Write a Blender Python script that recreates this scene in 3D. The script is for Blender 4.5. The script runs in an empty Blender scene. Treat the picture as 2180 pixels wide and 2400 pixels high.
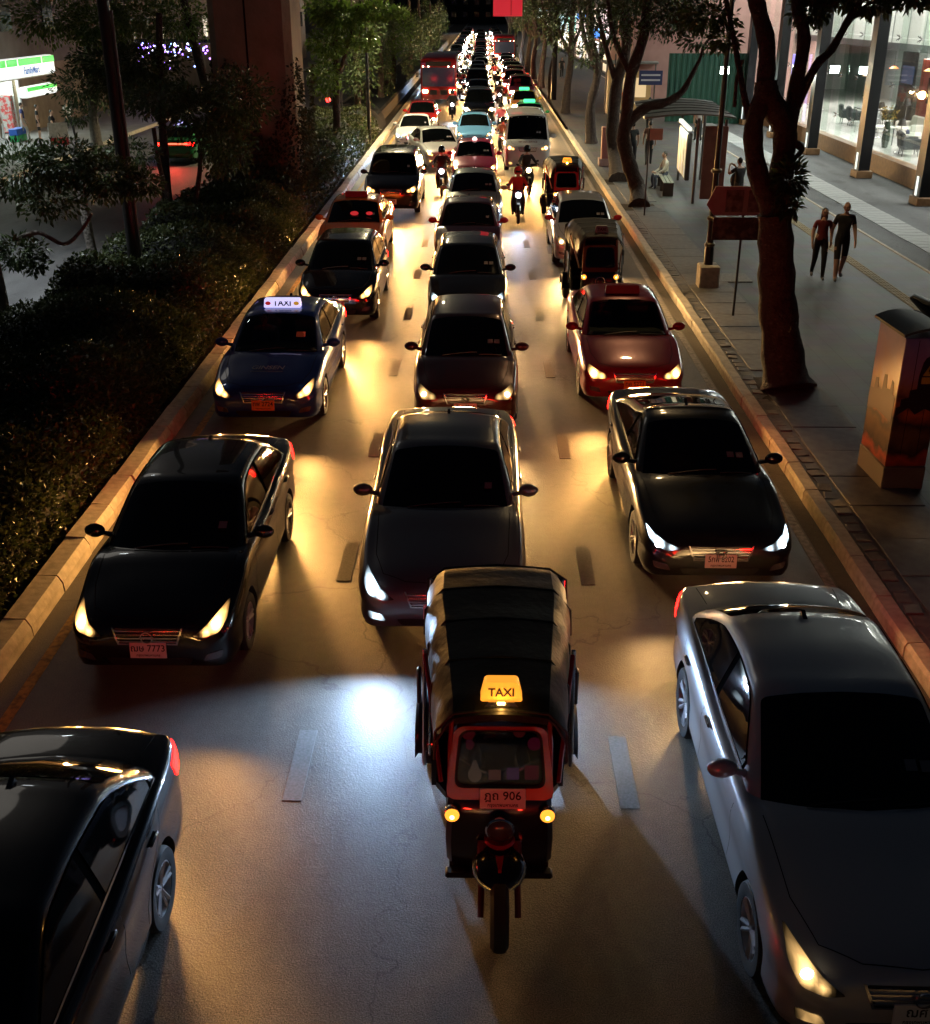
import bpy, bmesh, math, random
from mathutils import Vector, Matrix
from mathutils.bvhtree import BVHTree
S = bpy.context.scene
COL = S.collection
R = math.radians
random.seed(7)
# ---------------------------------------------------------------- camera, sky, moonlight, exposure
CH, PITCH, YAW, FPX = 6.23, math.atan(1190 / 2600), math.atan(41 * .909 / 2600), 2600.0
cam = bpy.data.objects.new('camera', bpy.data.cameras.new('camera'))
COL.objects.link(cam)
cam.location = (0, 0, CH)
cam.rotation_euler = (math.pi / 2 - PITCH, 0, YAW)
cam.data.sensor_fit = 'HORIZONTAL'
cam.data.sensor_width = 36.0
cam.data.lens = FPX / 2180 * 36
cam.data.clip_start, cam.data.clip_end = .1, 3000
S.camera = cam
W_ = bpy.data.worlds.new('World')
S.world = W_
W_.use_nodes = True
_n = W_.node_tree.nodes
_sky = _n.new('ShaderNodeTexSky')
_sky.sky_type = 'NISHITA'
_sky.sun_disc = False
_sky.sun_elevation, _sky.sun_rotation = R(28), R(330)
W_.node_tree.links.new(_sky.outputs[0], _n['Background'].inputs[0])
_n['Background'].inputs[1].default_value = .0030
sun = bpy.data.objects.new('sun', bpy.data.lights.new('sun', 'SUN'))
COL.objects.link(sun)
sun.data.energy, sun.data.angle, sun.data.color = .02, R(12), (1, .93, .82)
sun.rotation_euler = (R(62), 0, R(-150))
S.view_settings.view_transform = 'Standard'
S.view_settings.look = 'None'
S.view_settings.gamma = 1
S.view_settings.exposure = 0.25
S.cycles.use_denoising = True
S.cycles.max_bounces = 6
S.cycles.transparent_max_bounces = 12
S.cycles.sample_clamp_indirect = 4.0
S.cycles.caustics_reflective = S.cycles.caustics_refractive = False

# ---------------------------------------------------------------- helpers
def at(px, py, Y):
    """the point of the vertical plane y=Y seen at photograph pixel (px, py)"""
    d = cam.rotation_euler.to_matrix() @ Vector((px - 1090, 1200 - py, -FPX))
    return Vector((d.x / d.y * Y, Y, CH + d.z / d.y * Y))
def onz(px, py, z=0.0):
    d = cam.rotation_euler.to_matrix() @ Vector((px - 1090, 1200 - py, -FPX))
    k = (z - CH) / d.z
    return Vector((d.x * k, d.y * k, z))
MATS = {}
def M(name, col=(.5, .5, .5), rough=.5, metal=0, spec=.5, coat=0, emit=None, es=0, noise=None, bump=None, sub=0, attr=None):
    if name in MATS: return MATS[name]
    m = bpy.data.materials.new(name); MATS[name] = m
    m.use_nodes = True
    nt = m.node_tree; b = nt.nodes['Principled BSDF']
    b.inputs['Base Color'].default_value = (*col, 1)
    b.inputs['Roughness'].default_value = rough
    b.inputs['Metallic'].default_value = metal
    b.inputs['Specular IOR Level'].default_value = spec
    b.inputs['Coat Weight'].default_value = coat
    b.inputs['Coat Roughness'].default_value = .04
    if emit:
        b.inputs['Emission Color'].default_value = (*emit, 1)
        b.inputs['Emission Strength'].default_value = es
    tc = nt.nodes.new('ShaderNodeTexCoord')
    if noise:
        sc, c2, lo, hi = noise[:4]
        nz = nt.nodes.new('ShaderNodeTexNoise'); nz.inputs['Scale'].default_value = sc; nz.inputs['Detail'].default_value = 6
        nt.links.new(tc.outputs['Object'], nz.inputs['Vector'])
        rp = nt.nodes.new('ShaderNodeValToRGB')
        rp.color_ramp.elements[0].position, rp.color_ramp.elements[1].position = lo, hi
        rp.color_ramp.elements[0].color, rp.color_ramp.elements[1].color = (*col, 1), (*c2, 1)
        nt.links.new(nz.outputs['Fac'], rp.inputs[0]); nt.links.new(rp.outputs[0], b.inputs['Base Color'])
    if bump:
        nz = nt.nodes.new('ShaderNodeTexNoise'); nz.inputs['Scale'].default_value = bump[0]; nz.inputs['Detail'].default_value = 4
        nt.links.new(tc.outputs['Object'], nz.inputs['Vector'])
        bp = nt.nodes.new('ShaderNodeBump'); bp.inputs['Strength'].default_value = bump[1]; bp.inputs['Distance'].default_value = bump[2] if len(bump) > 2 else .02
        nt.links.new(nz.outputs['Fac'], bp.inputs['Height']); nt.links.new(bp.outputs[0], b.inputs['Normal'])
    if attr:                                   # lamp lenses: luminance spreads from the bulb
        a = nt.nodes.new('ShaderNodeAttribute'); a.attribute_name = 'glow'
        mu = nt.nodes.new('ShaderNodeMath'); mu.operation = 'MULTIPLY'; mu.inputs[1].default_value = es
        nt.links.new(a.outputs['Fac'], mu.inputs[0]); nt.links.new(mu.outputs[0], b.inputs['Emission Strength'])
    return m
def nodes(m): return m.node_tree.nodes, m.node_tree.links, m.node_tree.nodes['Principled BSDF']
class MB:
    def __init__(s): s.v = []; s.f = []; s.m = []; s.glow = None
    def add(s, vs, fs, m=0):
        o = len(s.v); s.v += [tuple(p) for p in vs]
        s.f += [tuple(i + o for i in f) for f in fs]; s.m += [m] * len(fs); return s
    def box(s, c, d, rz=0, m=0, rot=None, ch=0):
        x, y, z = d[0] / 2, d[1] / 2, d[2] / 2
        mt = rot if rot else Matrix.Rotation(rz, 3, 'Z')
        if ch <= 0:
            p = [(-x, -y, -z), (x, -y, -z), (x, y, -z), (-x, y, -z), (-x, -y, z), (x, -y, z), (x, y, z), (-x, y, z)]
            f = [(0, 3, 2, 1), (4, 5, 6, 7), (0, 1, 5, 4), (1, 2, 6, 5), (2, 3, 7, 6), (3, 0, 4, 7)]
        else:
            c_ = min(ch, x * .9, y * .9, z * .9)
            ring = lambda k, zz: [(-x + k, -y, zz), (x - k, -y, zz), (x, -y + k, zz), (x, y - k, zz), (x - k, y, zz), (-x + k, y, zz), (-x, y - k, zz), (-x, -y + k, zz)]
            inr = lambda k, zz: [(a * (1 - k / x) if 1 else 0, b * (1 - k / y), zz) for a, b, _ in ring(c_, 0)]
            p = inr(c_, -z) + ring(c_, -z + c_) + ring(c_, z - c_) + inr(c_, z)
            f = [tuple(range(7, -1, -1)), tuple(range(24, 32))]
            for r_ in range(3):
                for i in range(8): f.append((r_ * 8 + i, r_ * 8 + (i + 1) % 8, r_ * 8 + 8 + (i + 1) % 8, r_ * 8 + 8 + i))
        return s.add([Vector(c) + mt @ Vector(q) for q in p], f, m)
    def tube(s, pts, rad, n=8, m=0, cap=True, sx=1):
        pts = [Vector(p) for p in pts]; k = len(pts)
        if not isinstance(rad, (list, tuple)): rad = [rad] * k
        vs, fs = [], []; ref = None
        for i, p in enumerate(pts):
            t = (pts[min(i + 1, k - 1)] - pts[max(i - 1, 0)]).normalized()
            if ref is None: ref = Vector((1, 0, 0)) if abs(t.x) < .9 else Vector((0, 1, 0))
            a = (ref - t * ref.dot(t)).normalized(); b = t.cross(a); ref = a
            for j in range(n):
                w = 2 * math.pi * j / n
                vs.append(p + (a * math.cos(w) * sx + b * math.sin(w)) * rad[i])
        for i in range(k - 1):
            for j in range(n):
                fs.append((i * n + j, i * n + (j + 1) % n, (i + 1) * n + (j + 1) % n, (i + 1) * n + j))
        if cap: fs += [tuple(range(n - 1, -1, -1)), tuple((k - 1) * n + j for j in range(n))]
        return s.add(vs, fs, m)
    def lathe(s, prof, c=(0, 0, 0), ax='Z', n=16, m=0, closed=False):
        vs, fs = [], []; k = len(prof)
        for r, h in prof:
            for j in range(n):
                w = 2 * math.pi * j / n; a, b = r * math.cos(w), r * math.sin(w)
                q = {'Z': (a, b, h), 'X': (h, a, b), 'Y': (a, h, b)}[ax]
                vs.append((c[0] + q[0], c[1] + q[1], c[2] + q[2]))
        for i in range(k if closed else k - 1):
            i2 = (i + 1) % k
            for j in range(n): fs.append((i * n + j, i * n + (j + 1) % n, i2 * n + (j + 1) % n, i2 * n + j))
        if not closed:
            fs += [tuple(range(n - 1, -1, -1)), tuple((k - 1) * n + j for j in range(n))]
        return s.add(vs, fs, m)
    def ball(s, c, r, n=12, m=0, k=7):
        if not isinstance(r, (tuple, list)): r = (r, r, r)
        vs, fs = [], []
        for i in range(k):
            ph = math.pi * (i + .5) / k if 0 else math.pi * i / (k - 1); rr = max(math.sin(ph), .02)
            for j in range(n):
                w = 2 * math.pi * j / n
                vs.append((c[0] + r[0] * rr * math.cos(w), c[1] + r[1] * rr * math.sin(w), c[2] + r[2] * math.cos(ph)))
        for i in range(k - 1):
            for j in range(n): fs.append((i * n + j, (i + 1) * n + j, (i + 1) * n + (j + 1) % n, i * n + (j + 1) % n))
        fs += [tuple(range(n)), tuple((k - 1) * n + j for j in range(n - 1, -1, -1))]
        return s.add(vs, fs, m)
    def prism(s, poly, fn, d0, d1, m=0):
        """poly in 2-D; fn(a, b, d) -> point"""
        n = len(poly)
        vs = [fn(a, b, d0) for a, b in poly] + [fn(a, b, d1) for a, b in poly]
        fs = [tuple(range(n - 1, -1, -1)), tuple(range(n, 2 * n))] + [(i, (i + 1) % n, n + (i + 1) % n, n + i) for i in range(n)]
        return s.add(vs, fs, m)
    def loft(s, rings, m=0, closed=True, caps=True):
        n = len(rings[0]); vs = [p for r in rings for p in r]; fs = []
        for i in range(len(rings) - 1):
            for j in range(n if closed else n - 1):
                fs.append((i * n + j, i * n + (j + 1) % n, (i + 1) * n + (j + 1) % n, (i + 1) * n + j))
        if caps and closed: fs += [tuple(range(n - 1, -1, -1)), tuple((len(rings) - 1) * n + j for j in range(n))]
        return s.add(vs, fs, m)
    def mesh(s, name, mats, smooth=35, fix=True):
        me = bpy.data.meshes.new(name)
        me.from_pydata(s.v, [], s.f)
        if not isinstance(mats, (list, tuple)): mats = [mats]
        for q in mats: me.materials.append(q)
        if len(mats) > 1: me.polygons.foreach_set('material_index', s.m)
        if s.glow is not None:
            a = me.attributes.new('glow', 'FLOAT', 'POINT'); a.data.foreach_set('value', s.glow)
        if fix:
            bm = bmesh.new(); bm.from_mesh(me); bmesh.ops.recalc_face_normals(bm, faces=bm.faces); bm.to_mesh(me); bm.free()
        if smooth:
            me.polygons.foreach_set('use_smooth', [True] * len(me.polygons))
            me.set_sharp_from_angle(angle=R(smooth))
        me.update(); return me
    def build(s, name, mats, parent=None, loc=(0, 0, 0), rot=(0, 0, 0), smooth=35, fix=True):
        return inst(name, s.mesh(name, mats, smooth, fix), parent, loc, rot)
def inst(name, me, parent=None, loc=(0, 0, 0), rot=(0, 0, 0), mat=None):
    o = bpy.data.objects.new(name, me); COL.objects.link(o)
    o.location = loc; o.rotation_euler = rot
    if parent is not None: o.parent = parent
    if mat is not None:
        o.material_slots[0].link = 'OBJECT'; o.material_slots[0].material = mat
    return o
def tag(o, label=None, cat=None, group=None, kind=None):
    if label: o['label'] = label
    if cat: o['category'] = cat
    if group: o['group'] = group
    if kind: o['kind'] = kind
    return o
def thing(name, label, cat, loc=(0, 0, 0), rz=0, group=None):
    o = bpy.data.objects.new(name, None); COL.objects.link(o); o.empty_display_size = .2
    o.location = loc; o.rotation_euler = (0, 0, rz)
    return tag(o, label, cat, group)
KIDS = {}
def copy_tree(o, parent=None, loc=None, rz=None, label=None, group=None):
    c = o.copy(); COL.objects.link(c); c.parent = parent
    if loc is not None: c.location = loc
    if rz is not None: c.rotation_euler = (0, 0, rz)
    if label: c['label'] = label
    if group: c['group'] = group
    for ch in list(o.children): copy_tree(ch, c)
    return c
def lamp(kind, name, loc, energy, col, parent=None, rot=(0, 0, 0), size=.05, spot=None, blend=1.0, wide=1.0):
    l = bpy.data.lights.new(name, kind); l.energy = energy * 9.2; l.color = col
    if kind == 'SPOT': l.spot_size = R(spot); l.spot_blend = blend; l.shadow_soft_size = size
    elif kind == 'POINT': l.shadow_soft_size = size
    elif kind == 'AREA':
        l.shape = 'RECTANGLE'; l.size, l.size_y = size
    o = bpy.data.objects.new(name, l); COL.objects.link(o); o.location = loc; o.rotation_euler = rot
    if parent is not None: o.parent = parent
    o.scale = (wide, 1, 1)
    return o
def text(name, body, size, mat, parent, loc, rot=(0, 0, 0), depth=.002, align='CENTER', sx=1.0, shear=0):
    cu = bpy.data.curves.new(name, 'FONT'); cu.body = body; cu.size = size; cu.extrude = depth
    cu.align_x = align; cu.align_y = 'CENTER'; cu.resolution_u = 3; cu.offset = .012 * size * (2 if body == 'TAXI' else 1); cu.shear = shear
    t = bpy.data.objects.new('tmp_text', cu); COL.objects.link(t)
    dg = bpy.context.evaluated_depsgraph_get(); dg.update()
    me = bpy.data.meshes.new_from_object(t.evaluated_get(dg)); me.name = name
    bpy.data.objects.remove(t); bpy.data.curves.remove(cu)
    me.materials.clear(); me.materials.append(mat)
    o = inst(name, me, parent, loc, rot); o.scale = (sx, 1, 1)
    return o
def pchip(tab):
    xs = [p[0] for p in tab]; ys = [p[1] for p in tab]; n = len(xs)
    d = [(ys[i + 1] - ys[i]) / (xs[i + 1] - xs[i]) for i in range(n - 1)]
    m = [0.0] * n
    for i in range(1, n - 1):
        m[i] = 0 if d[i - 1] * d[i] <= 0 else 2 * d[i - 1] * d[i] / (d[i - 1] + d[i])
    m[0], m[-1] = d[0], d[-1]
    def f(x):
        if x <= xs[0]: return ys[0]
        if x >= xs[-1]: return ys[-1]
        i = max(j for j in range(n - 1) if xs[j] <= x)
        h = xs[i + 1] - xs[i]; t = (x - xs[i]) / h
        return (ys[i] * (2 * t ** 3 - 3 * t * t + 1) + m[i] * h * (t ** 3 - 2 * t * t + t) + ys[i + 1] * (3 * t * t - 2 * t ** 3) + m[i + 1] * h * (t ** 3 - t * t))
    return f
def catmull(P, n):
    """resample a polyline of 2-D/3-D points smoothly, n points per span"""
    P = [Vector(p) for p in P]; out = []
    for i in range(len(P) - 1):
        p0, p1, p2, p3 = P[max(i - 1, 0)], P[i], P[i + 1], P[min(i + 2, len(P) - 1)]
        for j in range(n):
            t = j / n
            out.append(.5 * ((2 * p1) + (p2 - p0) * t + (2 * p0 - 5 * p1 + 4 * p2 - p3) * t * t + (3 * p1 - p0 - 3 * p2 + p3) * t ** 3))
    out.append(P[-1]); return out
def rpoly(pts, r, n=4):
    out = []; k = len(pts)
    for i in range(k):
        p, a, b = Vector(pts[i]), Vector(pts[i - 1]), Vector(pts[(i + 1) % k])
        rr = min(r, (a - p).length * .45, (b - p).length * .45)
        q0, q1 = p + (a - p).normalized() * rr, p + (b - p).normalized() * rr
        for j in range(n + 1):
            t = j / n; out.append(tuple((1 - t) ** 2 * q0 + 2 * t * (1 - t) * p + t * t * q1))
    return out
def decal(bvh, poly, O, A, B, off=.006, step=.05, skirt=.012, bulb=None):
    """lay a shaped panel on a hull: poly in (a, b) of the frame O, A, B, cast along -(A x B)"""
    O, A, B = Vector(O), Vector(A).normalized(), Vector(B).normalized(); N = A.cross(B)
    bm = bmesh.new(); bm.faces.new([bm.verts.new((a, b, 0)) for a, b in poly])
    for ax in (0, 1):
        lo, hi = min(p[ax] for p in poly), max(p[ax] for p in poly); k = max(1, int((hi - lo) / step))
        for i in range(1, k):
            co = [0, 0, 0]; no = [0, 0, 0]; co[ax] = lo + (hi - lo) * i / k; no[ax] = 1
            bmesh.ops.bisect_plane(bm, geom=bm.verts[:] + bm.edges[:] + bm.faces[:], plane_co=co, plane_no=no)
    bm.verts.index_update()
    mb = MB(); mb.glow = [] if bulb else None
    inn = []
    for v in bm.verts:
        p = O + A * v.co.x + B * v.co.y
        h = bvh.ray_cast(p + N * 2.5, -N, 5)
        if h[0] is None: h = bvh.find_nearest(p)
        q, nn = h[0], h[1]
        if nn.dot(N) < 0: nn = -nn
        mb.v.append(tuple(q + nn * off)); inn.append(tuple(q - nn * skirt))
        if bulb: 
            g = sum(w * math.exp(-((v.co.x - bx) ** 2 + (v.co.y - by) ** 2) / (br * br)) for bx, by, br, w in bulb); mb.glow.append(g)
    mb.f = [tuple(v.index for v in f.verts) for f in bm.faces]
    n0 = len(mb.v); bd = [e for e in bm.edges if e.is_boundary]; ids = {}
    for e in bd:
        for v in e.verts:
            if v.index not in ids:
                ids[v.index] = len(mb.v); mb.v.append(inn[v.index])
                if bulb: mb.glow.append(0)
    for e in bd:
        a, b = e.verts[0].index, e.verts[1].index; mb.f.append((a, b, ids[b], ids[a]))
    mb.m = [0] * len(mb.f); bm.free(); return mb
def merge(*mbs):
    o = MB(); 
    if mbs[0].glow is not None: o.glow = []
    for b in mbs:
        o.add(b.v, b.f)
        if o.glow is not None: o.glow += b.glow
    return o
def mirx(mb):
    o = MB(); o.v = [(-x, y, z) for x, y, z in mb.v]; o.f = [tuple(reversed(f)) for f in mb.f]; o.m = list(mb.m); o.glow = mb.glow; return o
# ---------------------------------------------------------------- shared materials
def paint(name, col, metal=.2, rough=.3):
    return M('paint_' + name, col, rough, metal, .15, 1.0, bump=(700, .02, .001))
BLACKP = paint('black', (.004, .004, .005), 0, .25)
GLASS = M('tinted_glass', (.0025, .003, .003), .04, 0, .4, 0)
RUBBER = M('rubber', (.012, .012, .012), .75)
BLACK = M('black_plastic', (.008, .008, .008), .5)
CHROME = M('chrome', (.7, .7, .72), .14, 1)
RIM = M('alloy_rim', (.5, .5, .52), .3, .45)
DARKM = M('dark_metal', (.03, .03, .032), .4, .8)
GAP = M('panel_gap', (.001, .001, .001), .9)
def lens(name, col, es): return M('lens_' + name, (.05, .05, .05), .15, .3, .5, 0, col, es, attr=True)
LENS = {'warm': lens('warm', (1, .50, .14), 15), 'white': lens('white', (.66, .86, 1.0), 14), 'soft': lens('soft', (1, .58, .20), 3.6), 'off': M('lens_off', (.2, .2, .21), .1, .8)}
BULB = {'warm': M('bulb_warm', emit=(1, .72, .36), es=26), 'white': M('bulb_white', emit=(.86, .95, 1), es=26), 'soft': M('bulb_soft', emit=(1, .80, .50), es=16), 'off': CHROME}
BULBF = {k: M('bulb_far_' + k, emit=c, es=420) for k, c in (('warm', (1, .66, .30)), ('white', (.8, .92, 1)), ('soft', (1, .78, .48)), ('off', (1, 1, 1)))}
BEAMC = {'warm': (1, .475, .125), 'white': (.46, .68, 1.0), 'soft': (1, .56, .20), 'off': (1, 1, 1)}
TAIL = M('tail_lens', (.35, .01, .01), .15, 0, .5, 0, (1, .004, .003), 24)
AMBER = M('amber_lens', (.8, .35, .03), .2, 0, .5, 0, (1, .33, .03), 1.7)
PLATE = M('number_plate_white', (.75, .73, .70), .5)
PLATEY = M('number_plate_yellow', (.75, .30, .04), .5)
INK = M('plate_ink', (.01, .01, .012), .6)
SKIN = M('skin', (.45, .28, .20), .55)
HAIR = M('hair', (.008, .006, .005), .45)
PRE = {
 'saloon': dict(L=4.86, W=1.83, H=1.48, wf=.97, wr=3.745, rw=.33, zn=.74, cy=1.45, cz=.99, r1=2.28, r2=3.50, rby=4.28, rbz=1.09, zd=1.05, b0=.92, b1=1.0, hwr=.60, hwb=.80),
 'saloon_short': dict(L=4.70, W=1.83, H=1.48, wf=.82, wr=3.59, rw=.33, zn=.74, cy=1.30, cz=.99, r1=2.13, r2=3.35, rby=4.13, rbz=1.09, zd=1.05, b0=.92, b1=1.0, hwr=.60, hwb=.80),
 'small': dict(L=4.43, W=1.70, H=1.50, wf=.84, wr=3.44, rw=.31, zn=.76, cy=1.08, cz=1.02, r1=1.92, r2=3.25, rby=3.95, rbz=1.11, zd=1.08, b0=.93, b1=1.02, hwr=.56, hwb=.745),
 'coupe': dict(L=4.63, W=1.80, H=1.42, wf=.90, wr=3.60, rw=.33, zn=.70, cy=1.38, cz=.95, r1=2.25, r2=2.95, rby=4.22, rbz=1.07, zd=1.04, b0=.88, b1=.98, hwr=.56, hwb=.79),
 'taxi': dict(L=4.60, W=1.77, H=1.47, wf=.92, wr=3.56, rw=.315, zn=.74, cy=1.22, cz=.98, r1=2.02, r2=3.30, rby=4.02, rbz=1.06, zd=1.03, b0=.91, b1=.99, hwr=.58, hwb=.775),
 'hatch': dict(L=4.05, W=1.70, H=1.51, wf=.82, wr=3.36, rw=.31, zn=.77, cy=1.02, cz=1.01, r1=1.82, r2=3.40, rby=3.86, rbz=1.04, zd=.96, b0=.93, b1=1.03, hwr=.57, hwb=.75),
 'van': dict(L=5.35, W=1.90, H=2.16, wf=1.0, wr=3.6, rw=.335, zn=1.06, cy=.50, cz=1.27, r1=1.20, r2=4.95, rby=5.14, rbz=1.25, zd=1.15, b0=1.24, b1=1.26, hwr=.76, hwb=.89),
 'mpv': dict(L=4.65, W=1.83, H=1.80, wf=.88, wr=3.66, rw=.335, zn=.92, cy=1.12, cz=1.19, r1=1.80, r2=4.12, rby=4.48, rbz=1.15, zd=1.05, b0=1.08, b1=1.14, hwr=.66, hwb=.82),
}
CARS = {}
def boolean_cut(mb, cut):
    a = inst('tmp_a', mb.mesh('tmp', [BLACKP], 0)); b = inst('tmp_b', cut.mesh('tmp', [BLACKP], 0))
    md = a.modifiers.new('b', 'BOOLEAN'); md.object = b; md.operation = 'DIFFERENCE'; md.solver = 'EXACT'
    dg = bpy.context.evaluated_depsgraph_get(); dg.update()
    me = bpy.data.meshes.new_from_object(a.evaluated_get(dg))
    bpy.data.objects.remove(a); bpy.data.objects.remove(b)
    o = MB(); o.v = [tuple(v.co) for v in me.vertices]; o.f = [tuple(p.vertices) for p in me.polygons]; o.m = [0] * len(o.f)
    bpy.data.meshes.remove(me); return o
def wheel_meshes(rw, key):
    if key in CARS: return CARS[key]
    t = MB(); wd = .1
    t.lathe([(rw * .66, -wd * .9), (rw * .80, -wd), (rw * .95, -wd * .96), (rw, -wd * .7), (rw * 1.0, -wd * .2), (rw, wd * .2), (rw, wd * .7), (rw * .95, wd * .96), (rw * .80, wd), (rw * .66, wd * .9)], ax='X', n=28, closed=True)
    r = MB(); ri = rw * .67
    r.lathe([(ri, -wd * .9), (ri, wd * .85), (ri * .93, wd * .88), (ri * .9, wd * .5), (ri * .9, -wd * .85)], ax='X', n=28, closed=True)
    r.lathe([(ri * .2, wd * .3), (ri * .2, wd * .62), (ri * .1, wd * .7)], ax='X', n=12)
    for i in range(5):
        for s in (-.16, .16):
            a = 2 * math.pi * i / 5
            p0 = (ri * .15 * math.cos(a + s * 2), ri * .15 * math.sin(a + s * 2)); p1 = (ri * .94 * math.cos(a + s), ri * .94 * math.sin(a + s))
            r.tube([(wd * .55, *p0), (wd * .66, (p0[0] + p1[0]) / 2, (p0[1] + p1[1]) / 2), (wd * .75, *p1)], [.02, .018, .022], 6)
    d = MB(); d.lathe([(ri * .88, 0), (ri * .88, .02)], ax='X', n=20)
    CARS[key] = (t.mesh('tyre', RUBBER), r.mesh('rim', RIM), d.mesh('brake_disc', DARKM)); return CARS[key]
def car_parts(key, front='swept', opened=False):
    ck = (key, front, opened)
    if ck in CARS: return CARS[ck]
    p = PRE[key]; L, W, H = p['L'], p['W'], p['H']; hw0 = W / 2
    zn, cy, cz, r1, r2, rby, rbz, zd = (p[k] for k in ('zn', 'cy', 'cz', 'r1', 'r2', 'rby', 'rbz', 'zd'))
    short = L - rby < .35
    zt = [(0, zn - .16), (.03, zn - .06), (.09, zn), (min(.30, cy * .42), zn + .32 * (cz - zn)), (cy * .66, zn + .74 * (cz - zn)), (cy, cz), (cy + .5, cz - .05), (rby - .4, rbz - .07), (rby, rbz)]
    zt += [(L - .06, zd), (L - .02, zd - .10), (L, zd - .22)] if short else [((rby + L) / 2 - .03, (rbz + zd) / 2 + .012), (L - .10, zd + .012), (L - .05, zd - .01), (L - .02, zd - .09), (L, zd - .2)]
    zc = pchip(zt)
    wf = pchip([(0, .66), (.025, .77), (.08, .87), (.18, .935), (.42, .98), (1.0, 1), (L - 1.1, 1), (L - .45, .972), (L - .18, .92), (L - .05, .83), (L, .73)])
    zs = pchip([(0, zn - .2), (.09, zn - .08), (min(.5, cy * .55), zn + .035), (cy, cz - .06), (L / 2, p['b0'] - .01), (rby - .3, rbz - .08), (L - .12, zd - .045), (L, zd - .24)])
    zb = pchip([(0, .36), (.05, .25), (.3, .21), (L / 2, .2), (L - .4, .25), (L - .06, .32), (L, .44)])
    ys = [0, .008, .02, .035, .055, .08, .115, .16, .22, .29] + [.36 + (L - .72) * i / 46 for i in range(47)] + [L - q for q in (.29, .22, .16, .115, .08, .055, .035, .02, .008, 0)]
    rings = []
    for y in ys:
        w = wf(y) * hw0; c, s, b = zc(y), zs(y), zb(y); s = min(s, c - .005); m = b + .52 * (s - b)
        key_ = [(0, c), (.35 * w, c - .006), (.66 * w, c - .30 * (c - s) - .004), (.82 * w, s + .30 * (c - s)), (.925 * w, s + .004), (.972 * w, s - .045), (w, s - .12 * (s - b) / .7 - .03), (.982 * w, m), (.988 * w, b + .24 * (s - b)), (.965 * w, b + .07 * (s - b) / .7), (.90 * w, b), (.5 * w, b), (0, b)]
        h = catmull(key_, 4)
        rings.append([(q.x, y - L / 2, q.y) for q in h] + [(-q.x, y - L / 2, q.y) for q in h[-2:0:-1]])
    tub = MB().loft(rings)
    cut = MB(); ra = p['rw'] + .055
    for yw in (p['wf'], p['wr']):
        cut.lathe([(ra, -hw0 - .1), (ra, hw0 + .1)], (0, yw - L / 2, p['rw'] + .01), 'X', 36)
    tub = boolean_cut(tub, cut)
    wm = []
    for f in tub.f:
        c = [sum(tub.v[i][k] for i in f) / len(f) for k in range(3)]
        wm.append(1 if any(all(math.hypot(tub.v[i][1] - (yw - L / 2), tub.v[i][2] - p['rw'] - .01) < ra + .006 for i in f) for yw in (p['wf'], p['wr'])) else 0)
    tub.m = wm
    # cabin
    b0, b1 = p['b0'], p['b1']; belt = lambda y: b0 + (b1 - b0) * (y / L)
    def hwz(z, y):
        k = max(0, min(1, (z - belt(y)) / (H - belt(y)))); return p['hwb'] + (p['hwr'] - p['hwb']) * k ** 1.15
    lerp = lambda a, b, t: (a[0] + (b[0] - a[0]) * t, a[1] + (b[1] - a[1]) * t)
    A0, A1, B1, B0 = (cy, cz), (r1, H - .05), (r2, H - .045 - (.03 if key == 'coupe' else 0)), (rby, rbz)
    mA, mB_ = lerp(A0, A1, .5), lerp(B1, B0, .5)
    path = [(cy - .2, cz - .12), A0, (mA[0], mA[1] + .018), A1, (r1 + .28, H - .015), ((r1 + r2) / 2, H), (r2 - .25, H - .018), B1, (mB_[0], mB_[1] + (.035 if key != 'coupe' else .03)), B0, (min(rby + .15, L - .02), rbz - .12)]
    path = catmull(path, 5)
    bow = pchip([(0, .20), (cy, .20), (r1, .10), ((r1 + r2) / 2, 0), (r2, -.06), (rby, -.12), (L, -.12)])
    rings = []; edge = []
    for q in path:
        y, z = q.x, q.y; e = z - .09
        x1 = hwz(e, y); base = belt(y) - .1
        k_ = [(0, 0, z), (.45, .2, z - .006), (.76, .58, z - .022), (.91, .83, z - .045), (1, 1, e)]
        pts = [(v * x1, y + bow(y) * bb, zz) for v, bb, zz in k_]
        for i in range(1, 6):
            zz = e + (min(base, e - .02) - e) * i / 5
            pts.append((hwz(zz, y), y + bow(y), zz))
        edge.append((y + bow(y), e))
        h = catmull(pts, 2); rings.append([(a.x, a.y - L / 2, a.z) for a in h] + [(-a.x, a.y - L / 2, a.z) for a in h[-1:0:-1]])
    cab = MB().loft(rings)
    ez = pchip([e for i, e in enumerate(edge) if i == 0 or e[0] > edge[i - 1][0] + 1e-4])
    bt = BVHTree.FromPolygons(tub.v, tub.f); bc = BVHTree.FromPolygons(cab.v, cab.f)
    X, Y, Z = Vector((1, 0, 0)), Vector((0, 1, 0)), Vector((0, 0, 1))
    out = []
    def part(name, mb, mat, parent=None, sm=35): out.append((name, mb.mesh(name, mat, sm, False), parent)); return len(out) - 1
    # windscreen frame
    ws_o = Vector((0, cy - L / 2, cz)); ch = Vector((0, r1 - cy, H - .05 - cz)); cl = ch.length; wb_ = ch.normalized()
    hb, ht = hwz(cz, cy) * .93, hwz(H - .1, r1) * .95
    wpoly = rpoly([(-hb, .03), (-hb * .5, -.03), (0, -.05), (hb * .5, -.03), (hb, .03), (ht, cl * .985), (ht * .5, cl * 1.0), (0, cl * 1.005), (-ht * .5, cl * 1.0), (-ht, cl * .985)], .05, 3)
    rw_o = Vector((0, rby - L / 2, rbz)); rc = Vector((0, r2 - rby, H - .05 - rbz)); rl = rc.length
    rhb, rht = hwz(rbz, rby) * .86, hwz(H - .1, r2) * .92
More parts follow.
